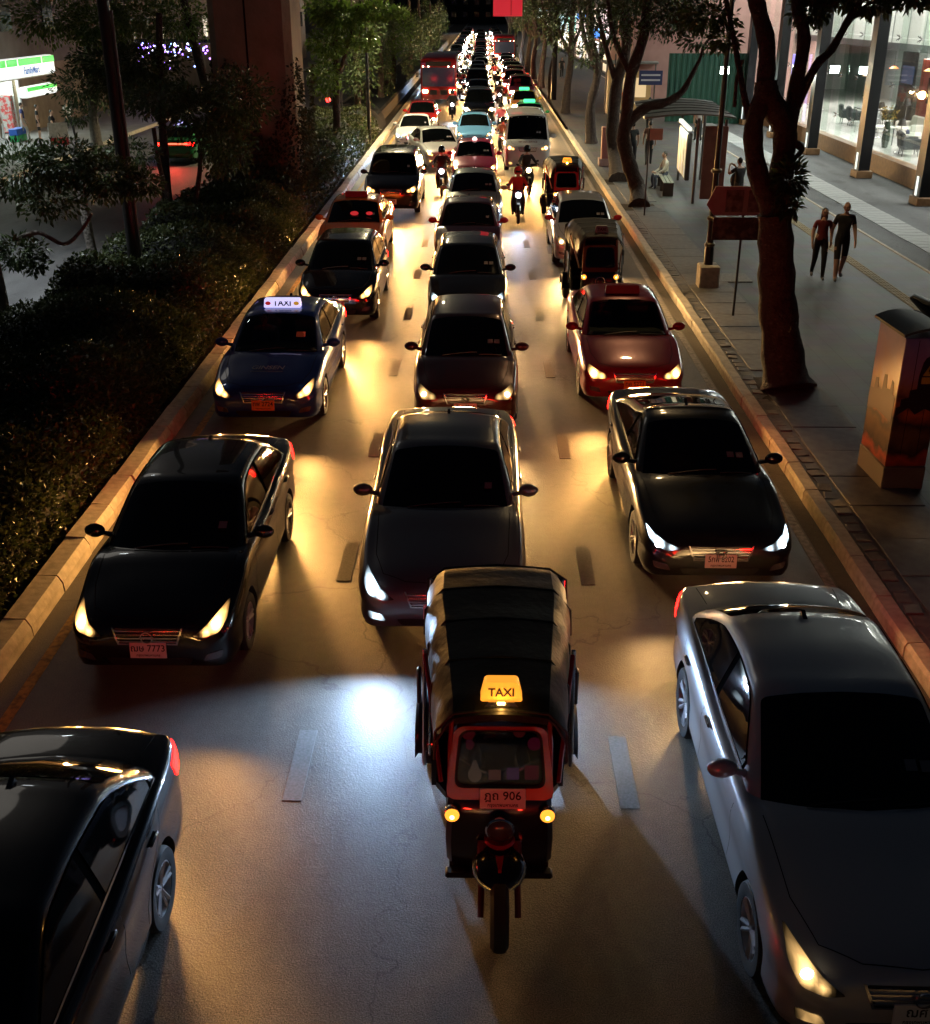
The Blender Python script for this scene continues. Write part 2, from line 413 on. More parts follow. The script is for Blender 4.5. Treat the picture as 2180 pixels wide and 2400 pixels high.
    rpolyg = rpoly([(-rhb, .05), (rhb, .05), (rht, rl * .96), (-rht, rl * .96)], .06, 3)
    body = MB(); body.add(tub.v, tub.f); body.m = list(tub.m)
    if opened:
        nw = X.cross(wb_)
        def inside(c):
            d = Vector(c) - ws_o; a, b = d.dot(X), d.dot(wb_); t = b / cl
            return .02 < t < .97 and abs(a) < (hb + (ht - hb) * t) - .03 and c[1] < (r1 + .1) - L / 2 and abs(d.dot(nw)) < .2
        keep = [f for f in cab.f if not inside([sum(cab.v[i][k] for i in f) / len(f) for k in range(3)])]
        body = MB(); keept = [f for f in tub.f if not (lambda c: abs(c[0]) < p['hwb'] - .08 and cy + .12 < c[1] + L / 2 < rby - .15 and c[2] > .7)([sum(tub.v[i][k] for i in f) / len(f) for k in range(3)])]
        mm_ = {f: m_ for f, m_ in zip(tub.f, tub.m)}; body.add(tub.v, keept); body.m = [mm_[f] for f in keept]; body.add(cab.v, keep)
    else: body.add(cab.v, cab.f)
    bi = part('body', body, [BLACKP, GAP], None, 32)
    part('windshield', decal(bc, wpoly, ws_o, X, wb_, .005, .12), GLASS)
    part('rear_window', decal(bc, rpolyg, rw_o, -X, rc.normalized(), .005, .12), GLASS)
    yB = (r1 + r2) / 2 + (.0 if not short else -.15); ya, yc_ = cy + .32, (rby - .12 if not short else rby - .05)
    for sx in (1, -1):
        n = 16; st = [ya - .03 + (yc_ - ya + .06) * i / n for i in range(n + 1)]; st = [y for y in st if ez(y) - belt(y) > .05]
        pl = [((y - L / 2) * sx, belt(y) + .035) for y in st] + [((y - L / 2) * sx, ez(y) - .004) for y in st[::-1]]
        part('window_surround', decal(bc, pl if sx > 0 else pl[::-1], (0, 0, 0), Y * sx, Z, .0035, .07), M('pillar_black', (.003, .003, .003), .95, 0, 0))
        for (u0, u1) in ((ya, yB - .045), (yB + .045, yc_)):
            n = 14; top, bot = [], []
            for i in range(n + 1):
                y = u0 + (u1 - u0) * i / n; a, b = ez(y) - .012, belt(y) + .05
                if a - b > .015: top.append((y, a)); bot.append((y, b))
            if len(top) < 3: continue
            pl = bot + top[::-1]; pl = [((y - L / 2) * sx, z) for y, z in pl]
            if sx < 0: pl = pl[::-1]
            part('side_window', decal(bc, pl, (0, 0, 0), Y * sx, Z, .011, .07), GLASS)
        # bright strip under the windows
        st = [(ya + .05 + (yc_ - .1 - ya) * i / 12) for i in range(13)]
        pl = [((y - L / 2) * sx, belt(y) + .022) for y in st] + [((y - L / 2) * sx, belt(y) + .040) for y in st[::-1]]
        part('window_trim', decal(bc, pl, (0, 0, 0), Y * sx, Z, .012, .1), CHROME)
    k = W / 1.8
    if front == 'swept': hp = [(.47, zn - .15), (.58, zn - .165), (.73, zn - .125), (.795, zn - .04), (.785, zn + .045), (.69, zn - .005), (.57, zn - .085)]; bl = [(.70, zn - .06, .042, 1.0), (.61, zn - .115, .028, .5), (.755, zn - .01, .025, .12)]
    elif front == 'slim': hp = [(.43, zn - .105), (.62, zn - .128), (.79, zn - .05), (.815, zn + .035), (.74, zn - .005), (.56, zn - .068)]; bl = [(.70, zn - .068, .034, 1.0), (.785, zn - .005, .03, .5), (.55, zn - .095, .03, .22)]
    else: hp = [(.47, zn - .165), (.72, zn - .17), (.79, zn - .06), (.775, zn + .01), (.66, zn - .035), (.50, zn - .09)]; bl = [(.69, zn - .095, .048, 1.0), (.56, zn - .13, .035, .4)]
    hp = [(a * k, b) for a, b in hp]; bl = [(a * k, b, c, d) for a, b, c, d in bl]
    hl = decal(bt, rpoly(hp, .02, 2), (0, -L / 2, 0), X, Z, .010, .025, .02, bl)
    hlm = mirx(hl)
    lamps = []
    for mb, sx in ((hl, 1), (hlm, -1)):
        i = part('headlight', mb, LENS['warm'])
        q = bt.ray_cast(Vector((bl[0][0] * sx, -L / 2 - 1, bl[0][1])), Y)[0]
        bu = MB().ball((q.x, q.y - .005, q.z), (.044, .03, .044), 12, 0, 7); part('bulb', bu, BULB['warm'], i)
        lamps.append((q.x, q.y - .16, q.z))
    gz = zn - .075
    gr = part('grille', decal(bt, rpoly([(-.36 * k, gz), (.36 * k, gz), (.30 * k, gz - .15), (-.30 * k, gz - .15)], .03, 2), (0, -L / 2, 0), X, Z, .004, .08), BLACK)
    for i in range(4):
        z = gz - .022 - i * .034; w = (.345 - i * .014) * k
        part('grille_slat', decal(bt, [(-w, z - .005), (w, z - .005), (w, z + .005), (-w, z + .005)], (0, -L / 2, 0), X, Z, .012, .1), CHROME, gr)
    u_ = [(-.37 * k, gz + .006), (-.31 * k, gz - .158), (.31 * k, gz - .158), (.37 * k, gz + .006), (.352 * k, gz + .006), (.295 * k, gz - .142), (-.295 * k, gz - .142), (-.352 * k, gz + .006)]
    for a_, b_, c_, d_ in ((0, 1, 6, 7), (1, 2, 5, 6), (2, 3, 4, 5)):
        part('grille_frame', decal(bt, [u_[a_], u_[b_], u_[c_], u_[d_]], (0, -L / 2, 0), X, Z, .016, .06), CHROME, gr)
    part('bumper_intake', decal(bt, rpoly([(-.46 * k, .37), (.46 * k, .37), (.40 * k, .275), (-.40 * k, .275)], .03, 2), (0, -L / 2, 0), X, Z, .004, .1), BLACK)
    for sx in (1, -1):
        f = part('fog_light', decal(bt, rpoly([((a * sx) * k, b) for a, b in ((.56, .34), (.74, .36), (.76, .44), (.60, .42))][::sx], .02, 2), (0, -L / 2, 0), X, Z, .006, .05, .012, [(.66 * k * sx, .39, .035, 1.0)]), LENS['off'])
    dg = .70710678
    for sx in (1, -1):
        O = Vector((sx * hw0 * .80, L / 2 - .17, zd - .16)); A = Vector((-sx * dg, dg, 0)) if sx > 0 else Vector((dg, dg, 0))
        A = A if A.cross(Z).dot(Vector((sx, 1, 0))) > 0 else -A
        part('tail_light', decal(bt, rpoly([(-.24, -.07), (.20, -.11), (.22, .04), (.0, .07), (-.26, .06)], .03, 2), O, A, Z, .008, .04), TAIL)
    gp = MB()
    def seam(bv, pl, O, A, B, w=.007):
        A, B = Vector(A), Vector(B); N = A.cross(B); prev = None
        pl = [Vector(q) for q in pl]; P = []
        for a, b in zip(pl[:-1], pl[1:]):
            n = max(1, int((b - a).length / .07))
            P += [a + (b - a) * i / n for i in range(n)]
        P.append(pl[-1]); vs = []
        for i, q in enumerate(P):
            t = (P[min(i + 1, len(P) - 1)] - P[max(i - 1, 0)]).normalized(); nr = Vector((-t.y, t.x)) * w / 2
            for s_ in (nr, -nr):
                w_ = Vector(O) + A * (q.x + s_.x) + B * (q.y + s_.y); h = bv.ray_cast(w_ + N * 2.5, -N, 5)
                if h[0] is None: h = bv.find_nearest(w_)
                vs.append(h[0] + N * .0025)
        gp.add(vs, [(2 * i, 2 * i + 1, 2 * i + 3, 2 * i + 2) for i in range(len(P) - 1)])
    for sx in (1, -1):
        yl = lambda y: (y - L / 2) * sx
        for y0 in (cy + .22, yB):
            seam(bt, [(yl(y0), belt(y0) - .02), (yl(y0 - .02), .5), (yl(y0), .30)], (0, 0, 0), Y * sx, Z)
        ye = p['wr'] - .02; seam(bt, [(yl(ye + .12), belt(ye) - .02), (yl(ye - .03), .78), (yl(ye - .36), .50), (yl(ye - .42), .30)], (0, 0, 0), Y * sx, Z)
        seam(bt, [(yl(cy + .22), .30), (yl(ye - .42), .30)], (0, 0, 0), Y * sx, Z)
        seam(bt, [(sx * .36 * k, .12 - L / 2), (sx * .60 * k, .25 - L / 2), (sx * .70 * k, .6 - L / 2), (sx * .735 * k, cy - .02 - L / 2)], (0, 0, 1), X, Y)
    seam(bt, [(-.36 * k, .12 - L / 2), (0, .085 - L / 2), (.36 * k, .12 - L / 2)], (0, 0, 1), X, Y)
    if not short: seam(bt, [(-.62 * k, rby + .03 - L / 2), (-.66 * k, L / 2 - .1), (.66 * k, L / 2 - .1), (.62 * k, rby + .03 - L / 2)], (0, 0, 1), X, Y)
    part('panel_gaps', gp, GAP, bi, 0)
    for sx in (1, -1):
        for y0 in (yB - .20, p['wr'] - .14):
            h = bt.ray_cast(Vector((sx * 3, y0 - L / 2, belt(y0) - .10)), Vector((-sx, 0, 0)))[0]
            part('door_handle', MB().box((h.x + sx * .012, h.y, h.z), (.03, .17, .032), 0, 0, None, .012), BLACKP)
        m = MB(); my = cy + .38 - L / 2; mz = belt(cy) + .11; mx = p['hwb'] + .17
        m.ball((sx * mx, my, mz), (.115, .065, .078), 12, 0, 8); m.tube([(sx * (p['hwb'] - .02), my + .02, mz - .06), (sx * (mx - .04), my + .01, mz - .03)], [.03, .025], 6)
        part('mirror', m, BLACKP)
    wp = MB()
    for x0, x1 in ((-.42, .18), (.22, .62)):
        pts = []
        for i in range(5):
            a = (x0 + (x1 - x0) * i / 4) * k; h = bc.ray_cast(ws_o + X * a + wb_ * (.03 + .05 * i / 4) + X.cross(wb_) * 1.5, -X.cross(wb_))
            pts.append((h[0] if h[0] else ws_o) + X.cross(wb_) * .02)
        wp.tube(pts, .008, 5)
    part('wipers', wp, BLACK)
    if not short: part('roof_antenna', MB().prism([(-.08, 0), (.08, 0), (.07, .05)], lambda a, b, d: (d, a + r2 - .12 - L / 2, b + H - .04), -.018, .018), BLACKP)
    py = bt.ray_cast(Vector((0, -L / 2 - 1, .46)), Y)[0].y
    CARS[ck] = dict(parts=out, lamps=lamps, p=p, plate=(0, py - .022, .47), wheels=wheel_meshes(p['rw'], 'wheel%.3f' % p['rw']), grille_y=bt.ray_cast(Vector((0, -L / 2 - 1, gz - .07)), Y)[0].y, gz=gz)
    return CARS[ck]
EMB = {}
def emblem(kind, par, loc):
    if kind not in EMB:
        m = MB()
        if kind == 'ring': m.lathe([(.052, -.006), (.062, -.006), (.062, .006), (.052, .006)], ax='Y', n=22, closed=True); m.box((0, 0, 0), (.14, .012, .022))
        elif kind == 'aitch':
            for a, b, c, d in ((0, .048, .13, .012), (0, -.048, .10, .012)): m.box((a, 0, b), (c, .012, d))
            for s in (1, -1): m.tube([(s * .045, 0, -.045), (s * .06, 0, .045)], .007, 5); m.tube([(s * .024, 0, -.034), (s * .034, 0, .034)], .009, 5)
            m.box((0, 0, 0), (.05, .012, .014))
        elif kind == 'ess':
            for s in (1, -1):
                q = [(-.075, .01), (-.02, .06), (.0, .045), (-.035, .012), (.05, -.045), (.03, -.06)]
                m.prism([(a * s, b * s) for a, b in q], lambda a, b, d: (a, d, b), -.006, .006)
        else:
            for rx, rz_ in ((.07, .045), (.032, .042)):
                pts = [(rx * math.cos(t * math.pi / 9), 0, rz_ * math.sin(t * math.pi / 9)) for t in range(19)]; m.tube(pts, .006, 5, cap=False)
        EMB[kind] = m.mesh('emblem', CHROME)
    return inst('emblem', EMB[kind], par, loc)
BEAM = 50.0
def car(name, label, key, x, yf, pt, lamps='warm', rz=0, front='swept', cat='car', plate=None, platec=PLATE, emb=None, lod=0, mirror=None, fog=None, opened=False, group=None, beam=1.0, tail=True, ws=None, handles=None, tilt=3.5, cone=74, blend=1.0, glow=0, far=1.0, beamc=None, braking=True):
    """yf = distance of the front bumper from the camera's foot"""
    d = car_parts(key, front, opened); p = d['p']; L = p['L']
    c = Matrix.Rotation(rz, 3, 'Z') @ Vector((0, L / 2, 0))
    t = thing(name, label, cat, (x + c.x, yf + c.y, 0), rz, group)
    lens_ = {'pair': lamps}
    obs = {}
    skip = {0: (), 1: ('panel_gaps', 'wipers', 'door_handle', 'grille_slat', 'grille_frame', 'roof_antenna', 'window_trim', 'fog_light', 'bumper_intake'), 2: ('panel_gaps', 'wipers', 'door_handle', 'grille_slat', 'grille_frame', 'roof_antenna', 'window_trim', 'fog_light', 'bumper_intake', 'rear_window', 'tail_light', 'grille')}[lod]
    for i, (n, me, pa) in enumerate(d['parts']):
        if n in skip: continue
        mt = None
        if n == 'body' or n == 'door_handle': mt = pt if n == 'body' else (handles or pt)
        elif n == 'mirror': mt = mirror or pt
        elif n == 'headlight': mt = LENS[lamps]
        elif n == 'bulb': mt = BULB[lamps]
        elif n == 'tail_light' and not braking: mt = M('tail_lens_dim', (.30, .01, .01), .15, emit=(1, .01, .01), es=.5)
        elif n == 'fog_light' and fog: mt = LENS[fog]
        elif n == 'windshield' and ws: mt = ws
        obs[i] = inst(n, me, obs.get(pa, t) if pa is not None else t, mat=mt)
        if n == 'bulb' and yf > 60:
            q = sum((v.co for v in me.vertices), Vector()) / len(me.vertices); k = 1.9 if yf < 90 else 4.0; obs[i].scale = (k, k, k); obs[i].location = q * (1 - k)  # far bulbs enlarged and brightened to stand in for headlamp glare
            obs[i].material_slots[0].material = BULBF[lamps]
        if n == 'grille' and emb: emblem(emb, obs[i], (0, d['grille_y'] - .03, d['gz'] - .07))
    for sx in (1, -1):
        for yw in (p['wf'], p['wr']):
            o = inst('wheel', d['wheels'][0], t, (sx * (p['W'] / 2 - .115), yw - L / 2, p['rw']), (0, 0, 0 if sx > 0 else math.pi))
            if lod < 2: inst('rim', d['wheels'][1], o)
            if lod == 0: inst('brake_disc', d['wheels'][2], o)
    if lamps != 'off' and far and yf > 8 and yf < 125 and beam > 0: lamp('SPOT', 'headlight_far_beam', (0, -L / 2 - .2, .68), BEAM * 6.8 * far, BEAMC[beamc or lamps], t, (math.pi / 2 - R(3), 0, math.pi), .22, 30, 1.0, 3.0)
    for gx in ((-.66, .66) if glow else ()): lamp('SPOT', 'brake_glow', (gx, L / 2 + .06, p['zd'] - .16), glow / 2, (1, .02, .01), t, (math.pi / 2 + R(7), 0, 0), .06, 58)
    if lod == 0 and not opened:
        cy_, cz_, r1_ = p['cy'], p['cz'], p['r1']; up = Vector((0, r1_ - cy_, p['H'] - .05 - cz_)).normalized(); nn = Vector((0, -up.z, up.y))
        q = Vector((.50, cy_ - L / 2, cz_)) + up * .30 + nn * .02; ang = math.atan2(up.z, up.y)
        for k in range(1 + int(abs(x * 7)) % 2): MB().box((0, 0, 0), (.085, .09, .003)).build('tax_sticker', M('tax_sticker', (.16, .15, .17), .6), t, q + Vector((-.11 * k, .045 + .012 * k, 0)), (ang, 0, 0))
    if plate and lod < 2:
        b = MB().box((0, 0, 0), (.36, .014, .165), 0, 0, None, .004).build('number_plate', platec, t, d['plate'], (R(-6), 0, 0))
        text('lettering', plate, .098, INK, b, (0, -.008, .022), (math.pi / 2, 0, 0), .001, sx=.92 if len(plate) < 8 else .74)
        text('lettering', 'กรุงเทพมหานคร', .036, INK, b, (0, -.008, -.05), (math.pi / 2, 0, 0), .001)
    if lamps != 'off' and beam > 0:
        for lx, ly, lz in (d['lamps'] if yf < 110 else [(0, d['lamps'][0][1] - .1, .7)]):
            bc_ = BEAMC[beamc or lamps]
            lamp('SPOT', 'headlight_beam', (lx, ly, lz), BEAM * beam * (.55 if yf < 110 else 2), bc_, t, (math.pi / 2 - R(tilt), 0, math.pi), .025, cone, blend, 2.0)
    return t
# ---------------------------------------------------------------- the setting: ground, roads, kerbs, pavements
def asphalt(name, c0, c1, rough=.48):
    m = bpy.data.materials.new(name); m.use_nodes = True
    n, l, b = nodes(m)
    tc = n.new('ShaderNodeTexCoord')
    def noise(sc, det=4, st=None):
        z = n.new('ShaderNodeTexNoise'); z.inputs['Scale'].default_value = sc; z.inputs['Detail'].default_value = det
        if st:
            mp = n.new('ShaderNodeMapping'); mp.inputs['Scale'].default_value = st; l.new(tc.outputs['Object'], mp.inputs[0]); l.new(mp.outputs[0], z.inputs['Vector'])
        else: l.new(tc.outputs['Object'], z.inputs['Vector'])
        return z
    g = noise(105, 4); big = noise(.55, 5, (1.6, .35, 1)); med = noise(9, 5)
    vor = n.new('ShaderNodeTexVoronoi'); vor.inputs['Scale'].default_value = 60; l.new(tc.outputs['Object'], vor.inputs['Vector'])
    rp = n.new('ShaderNodeValToRGB'); rp.color_ramp.elements[0].position, rp.color_ramp.elements[1].position = .36, .64
    rp.color_ramp.elements[0].color, rp.color_ramp.elements[1].color = (*c0, 1), (*c1, 1)
    l.new(g.outputs['Fac'], rp.inputs[0])
    mr = n.new('ShaderNodeMapRange'); mr.inputs['From Min'].default_value, mr.inputs['From Max'].default_value = .3, .7
    mr.inputs['To Min'].default_value, mr.inputs['To Max'].default_value = .72, 1.22
    l.new(big.outputs['Fac'], mr.inputs[0])
    mr2 = n.new('ShaderNodeMapRange'); mr2.inputs['From Min'].default_value, mr2.inputs['From Max'].default_value = .3, .7
    mr2.inputs['To Min'].default_value, mr2.inputs['To Max'].default_value = .88, 1.1
    l.new(med.outputs['Fac'], mr2.inputs[0])
    mu = n.new('ShaderNodeMath'); mu.operation = 'MULTIPLY'; l.new(mr.outputs[0], mu.inputs[0]); l.new(mr2.outputs[0], mu.inputs[1])
    mx = n.new('ShaderNodeVectorMath'); mx.operation = 'SCALE'; l.new(rp.outputs[0], mx.inputs[0]); l.new(mu.outputs[0], mx.inputs['Scale'])
    l.new(mx.outputs[0], b.inputs['Base Color'])
    ck = n.new('ShaderNodeTexVoronoi'); ck.feature = 'DISTANCE_TO_EDGE'; ck.inputs['Scale'].default_value = .33
    wob = noise(2.2, 5); wa = n.new('ShaderNodeVectorMath'); wa.operation = 'MULTIPLY_ADD'; wa.inputs[1].default_value = (.9, .9, 0); l.new(wob.outputs['Color'], wa.inputs[0]); l.new(tc.outputs['Object'], wa.inputs[2]); l.new(wa.outputs[0], ck.inputs['Vector'])
    cr = n.new('ShaderNodeMapRange'); cr.inputs['From Max'].default_value = .005; cr.inputs['To Min'].default_value = .45; l.new(ck.outputs['Distance'], cr.inputs[0])
    oil = noise(1.1, 6, (1.3, .5, 1)); orr = n.new('ShaderNodeMapRange'); orr.inputs['From Min'].default_value, orr.inputs['From Max'].default_value = .56, .72; orr.inputs['To Min'].default_value, orr.inputs['To Max'].default_value = 1, .55; l.new(oil.outputs['Fac'], orr.inputs[0])
    sx_ = n.new('ShaderNodeSeparateXYZ'); l.new(tc.outputs['Object'], sx_.inputs[0]); tk = n.new('ShaderNodeMath'); tk.operation = 'MULTIPLY_ADD'; tk.inputs[1].default_value = 2 * math.pi / 1.44; tk.inputs[2].default_value = -.6 * 2 * math.pi / 1.44; l.new(sx_.outputs[0], tk.inputs[0])
    co = n.new('ShaderNodeMath'); co.operation = 'COSINE'; l.new(tk.outputs[0], co.inputs[0]); tm_ = n.new('ShaderNodeMapRange'); tm_.inputs['From Min'].default_value = -.2; tm_.inputs['To Min'].default_value, tm_.inputs['To Max'].default_value = 1.0, .78; l.new(co.outputs[0], tm_.inputs[0])
    m5 = n.new('ShaderNodeMath'); m5.operation = 'MULTIPLY'; l.new(cr.outputs[0], m5.inputs[0]); l.new(tm_.outputs[0], m5.inputs[1]); cr = m5
    m3 = n.new('ShaderNodeMath'); m3.operation = 'MULTIPLY'; l.new(cr.outputs[0], m3.inputs[0]); l.new(orr.outputs[0], m3.inputs[1])
    m4 = n.new('ShaderNodeVectorMath'); m4.operation = 'SCALE'; l.new(mx.outputs[0], m4.inputs[0]); l.new(m3.outputs[0], m4.inputs['Scale']); l.new(m4.outputs[0], b.inputs['Base Color'])
    rr = n.new('ShaderNodeMapRange'); rr.inputs['To Min'].default_value, rr.inputs['To Max'].default_value = rough - .08, rough + .12
    l.new(big.outputs['Fac'], rr.inputs[0]); l.new(rr.outputs[0], b.inputs['Roughness'])
    ad = n.new('ShaderNodeMath'); ad.operation = 'ADD'; l.new(g.outputs['Fac'], ad.inputs[0]); l.new(vor.outputs['Distance'], ad.inputs[1])
    bp = n.new('ShaderNodeBump'); bp.inputs['Strength'].default_value = .35; bp.inputs['Distance'].default_value = .005
    l.new(ad.outputs[0], bp.inputs['Height']); l.new(bp.outputs[0], b.inputs['Normal'])
    return m
def sheet(name, x0, x1, y0, y1, z, mat, kind='structure', parent=None):
    o = MB().add([(x0, y0, z), (x1, y0, z), (x1, y1, z), (x0, y1, z)], [(0, 1, 2, 3)]).build(name, mat, parent, smooth=0)
    if parent is None: o['kind'] = kind
    return o
ASPH = asphalt('asphalt', (.055, .052, .047), (.22, .205, .18))
ASPH2 = asphalt('asphalt_far_side', (.06, .06, .06), (.14, .14, .14), .6)
CONC = M('kerb_concrete', (.40, .36, .28), .8, noise=(9, (.58, .53, .43), .35, .68), bump=(60, .4, .01))
PAVE = M('paving_slab', (.085, .082, .078), .7, noise=(6, (.15, .145, .135), .3, .75), bump=(80, .35, .008))
PAINTW = M('worn_white_paint', (.17, .175, .165), .95, 0, .15, noise=(40, (.30, .305, .295), .25, .75), bump=(90, .3, .004))
PAINTY = M('worn_yellow_paint', (.14, .09, .03), .7, noise=(14, (.50, .28, .05), .30, .60), bump=(120, .3, .004))
EDGEW = M('edge_line_paint', (.13, .12, .105), .7, noise=(12, (.34, .31, .27), .30, .62))
SOIL = M('soil', (.028, .02, .013), .95, noise=(14, (.05, .038, .024), .3, .7), bump=(30, .9, .04))
sheet('ground', -1500, 1500, -60, 2600, -.03, M('ground_dark', (.03, .03, .03), .9))
road = sheet('road', -4.86, 4.5, -12, 900, 0, ASPH)
dash_me = MB().box((0, 0, 0), (.165, 1.02, .006)).mesh('lane_dash', PAINTW, 0)
Y0 = onz(715, 1791).y
for xl, off in ((-1.6, 0), (1.3, -.06)):
    for i in range(-2, 34):
        o = inst('lane_dash', dash_me, road, (xl + random.uniform(-.01, .01), Y0 + off + 4.0 * i, .003), (0, 0, random.uniform(-.01, .01)))
MB().box((-4.52, 200, .002), (.115, 420, .006)).build('yellow_edge_line', PAINTY, road, smooth=0)
MB().box((4.14, 200, .002), (.115, 420, .006)).build('white_edge_line', EDGEW, road, smooth=0)
PATCH = asphalt('asphalt_patch', (.035, .034, .032), (.09, .085, .08), .62)
for (x, y, w, l_) in ((-.9, 38.5, .9, 1.5), (2.1, 31.2, .5, 1.0), (.55, 47.0, .8, 2.2), (-2.2, 55.5, 1.1, 1.4)):
    MB().box((x, y, .0005), (w, l_, .005)).build('road_patch', PATCH, road, smooth=0)
# manhole cover in the road
mh = MB(); mh.lathe([(.30, 0), (.30, .006), (.27, .006), (.27, .003), (0.02, .003)], (2.45, 27.6, 0), 'Z', 24); mh.build('manhole_cover', DARKM, road)
sheet('gutter', 4.22, 4.46, -12, 400, .004, asphalt('gutter_concrete', (.05, .045, .04), (.10, .09, .078), .7), parent=road)
# kerb beside the pavement: block by block as far as they can be told apart
kerb_r = sheet('kerb_pavement_side', 4.44, 4.63, 62, 420, .19, CONC)
MB().box((4.545, 241, .095), (.19, 358, .19)).build('kerb_run', CONC, kerb_r, smooth=0)
kerb_l = sheet('kerb_median_side', -5.12, -4.84, 62, 420, .225, CONC)
MB().box((-4.98, 241, .11), (.28, 358, .22)).build('kerb_run', CONC, kerb_l, smooth=0)
kb = MB(); prof = [(-.10, -.02), (-.10, .14), (-.075, .19), (.09, .195), (.09, -.02)]
kb.prism(prof, lambda a, b, d: (a, d, b), -.49, .49); kbm = kb.mesh('kerb_block', CONC, 0)
kb = MB(); prof = [(.15, -.02), (.14, .12), (.10, .20), (.085, .22), (-.15, .225), (-.15, -.02)]
kb.prism(prof, lambda a, b, d: (a, d, b), -.49, .49); kbl = kb.mesh('kerb_block', CONC, 0)
for i in range(58):
    y = 4.5 + i
    inst('kerb_block', kbm, kerb_r, (4.545 + random.uniform(-.008, .008), y, random.uniform(-.006, .004)), (0, random.uniform(-.02, .02), random.uniform(-.008, .008)))
    inst('kerb_block', kbl, kerb_l, (-4.98 + random.uniform(-.012, .012), y + .3, random.uniform(-.01, .006)), (0, random.uniform(-.03, .03), random.uniform(-.012, .012)))
pav = sheet('pavement', 4.62, 11.1, -10, 420, .165, None or M('pavement_paving', (.07, .072, .074), .62))
n_, l_, b_ = nodes(MATS['pavement_paving'])
tc = n_.new('ShaderNodeTexCoord'); br = n_.new('ShaderNodeTexBrick')
br.inputs['Scale'].default_value = 1.0; br.inputs['Brick Width'].default_value = .4; br.inputs['Row Height'].default_value = .4; br.inputs['Mortar Size'].default_value = .006; br.offset = 0
br.inputs['Color1'].default_value = (.085, .088, .09, 1); br.inputs['Color2'].default_value = (.065, .067, .069, 1); br.inputs['Mortar'].default_value = (.03, .03, .03, 1)
nz = n_.new('ShaderNodeTexNoise'); nz.inputs['Scale'].default_value = 1.3; nz.inputs['Detail'].default_value = 8
mxx = n_.new('ShaderNodeMix'); mxx.data_type = 'RGBA'; mxx.blend_type = 'MULTIPLY'; mxx.inputs[0].default_value = .8
l_.new(tc.outputs['Object'], br.inputs['Vector']); l_.new(tc.outputs['Object'], nz.inputs['Vector'])
l_.new(br.outputs['Color'], mxx.inputs[6]); l_.new(nz.outputs['Color'], mxx.inputs[7])
mm = n_.new('ShaderNodeVectorMath'); mm.operation = 'SCALE'; mm.inputs['Scale'].default_value = 1.35; l_.new(mxx.outputs[2], mm.inputs[0]); l_.new(mm.outputs[0], b_.inputs['Base Color'])
slab = MB().box((0, 0, 0), (1.0, .985, .02), 0, 0, None, .006).mesh('paving_slab', PAVE, 0)
PITS = [18.8, 38.2, 45.3]
for i in range(40):
    y = 5 + i
    if any(abs(y - q) < .75 for q in PITS): continue
    inst('paving_slab', slab, pav, (5.42, y, .171 + random.uniform(0, .006)), (random.uniform(-.004, .004), random.uniform(-.004, .004), random.uniform(-.004, .004)))
sheet('edging_bed', 4.62, 4.93, 4, 60, .170, PAVE, parent=pav); stone = []; STONE = M('edging_stone', (.12, .11, .095), .8, noise=(9, (.20, .185, .16), .3, .7), bump=(50, .5, .01))
for k in range(4):
    r_ = random.Random(k); b = MB(); n = 4
    ring = [(.14 * (1 + r_.uniform(-.2, .08)) * math.cos(math.pi / 4 + 2 * math.pi * j / n), .165 * (1 + r_.uniform(-.2, .08)) * math.sin(math.pi / 4 + 2 * math.pi * j / n)) for j in range(n)]
    b.loft([[(x, y, 0) for x, y in ring], [(x, y, .025) for x, y in ring], [(x * .9, y * .9, .034) for x, y in ring]]); stone.append(b.mesh('edging_stone', STONE if k % 2 else PAVE, 0))
for i in range(120):
    inst('edging_stone', stone[i % 4], pav, (4.77 + random.uniform(-.015, .015), 5 + i * .26, .150 + random.uniform(-.01, .006)), (random.uniform(-.08, .08), random.uniform(-.08, .08), random.uniform(-.15, .15)))
tact = M('tactile_yellow', (.20, .15, .05), .7, noise=(5, (.30, .23, .09), .3, .7))
tm = MB().box((0, 0, 0), (.29, .29, .014), 0, 0, None, .006)
for a in range(4): tm.box((-.105 + a * .07, 0, .009), (.03, .25, .008), 0, 0, None, .003)
tm = tm.mesh('tactile_tile', tact, 0)
for i in range(75): inst('tactile_tile', tm, pav, (9.62, 15 + i * .3, .168))
sheet('access_lane', 11.1, 18, -10, 120, .06, asphalt('gravel_lane', (.05, .052, .056), (.15, .155, .165), .8))
MB().box((11.16, 60, .115), (.12, 110, .13), 0, 0, None, .02).build('access_lane_kerb', CONC, smooth=0)['kind'] = 'structure'
pv = M('pale_paver', (.22, .23, .235), .7, noise=(3, (.34, .35, .35), .3, .7), bump=(40, .3, .01))
st = sheet('paver_path', 12.15, 13.15, 18, 75, .066, pv)
pm = MB().box((0, 0, 0), (.95, .44, .02), 0, 0, None, .006).mesh('paver', pv, 0)
for i in range(110): inst('paver', pm, st, (12.65 + random.uniform(-.01, .01), 18.3 + i * .47, .075 + random.uniform(-.004, .004)), (0, 0, random.uniform(-.01, .01)))
# planted median and the carriageway beyond it
sheet('median_soil', -9.45, -5.10, -10, 420, .12, SOIL)
MB().box((-9.5, 200, .09), (.18, 420, .2), 0, 0, None, .03).build('median_outer_kerb', CONC, smooth=0)['kind'] = 'structure'
sheet('road_beyond_median', -18.3, -9.55, -12, 500, .0, ASPH2)
sheet('pavement_shop_side', -40, -18.3, -12, 420, .15, M('shop_paving', (.16, .155, .15), .7, noise=(2, (.24, .23, .22), .3, .7)))
MB().box((-18.36, 200, .08), (.14, 420, .18), 0, 0, None, .03).build('shop_side_kerb', CONC, smooth=0)['kind'] = 'structure'
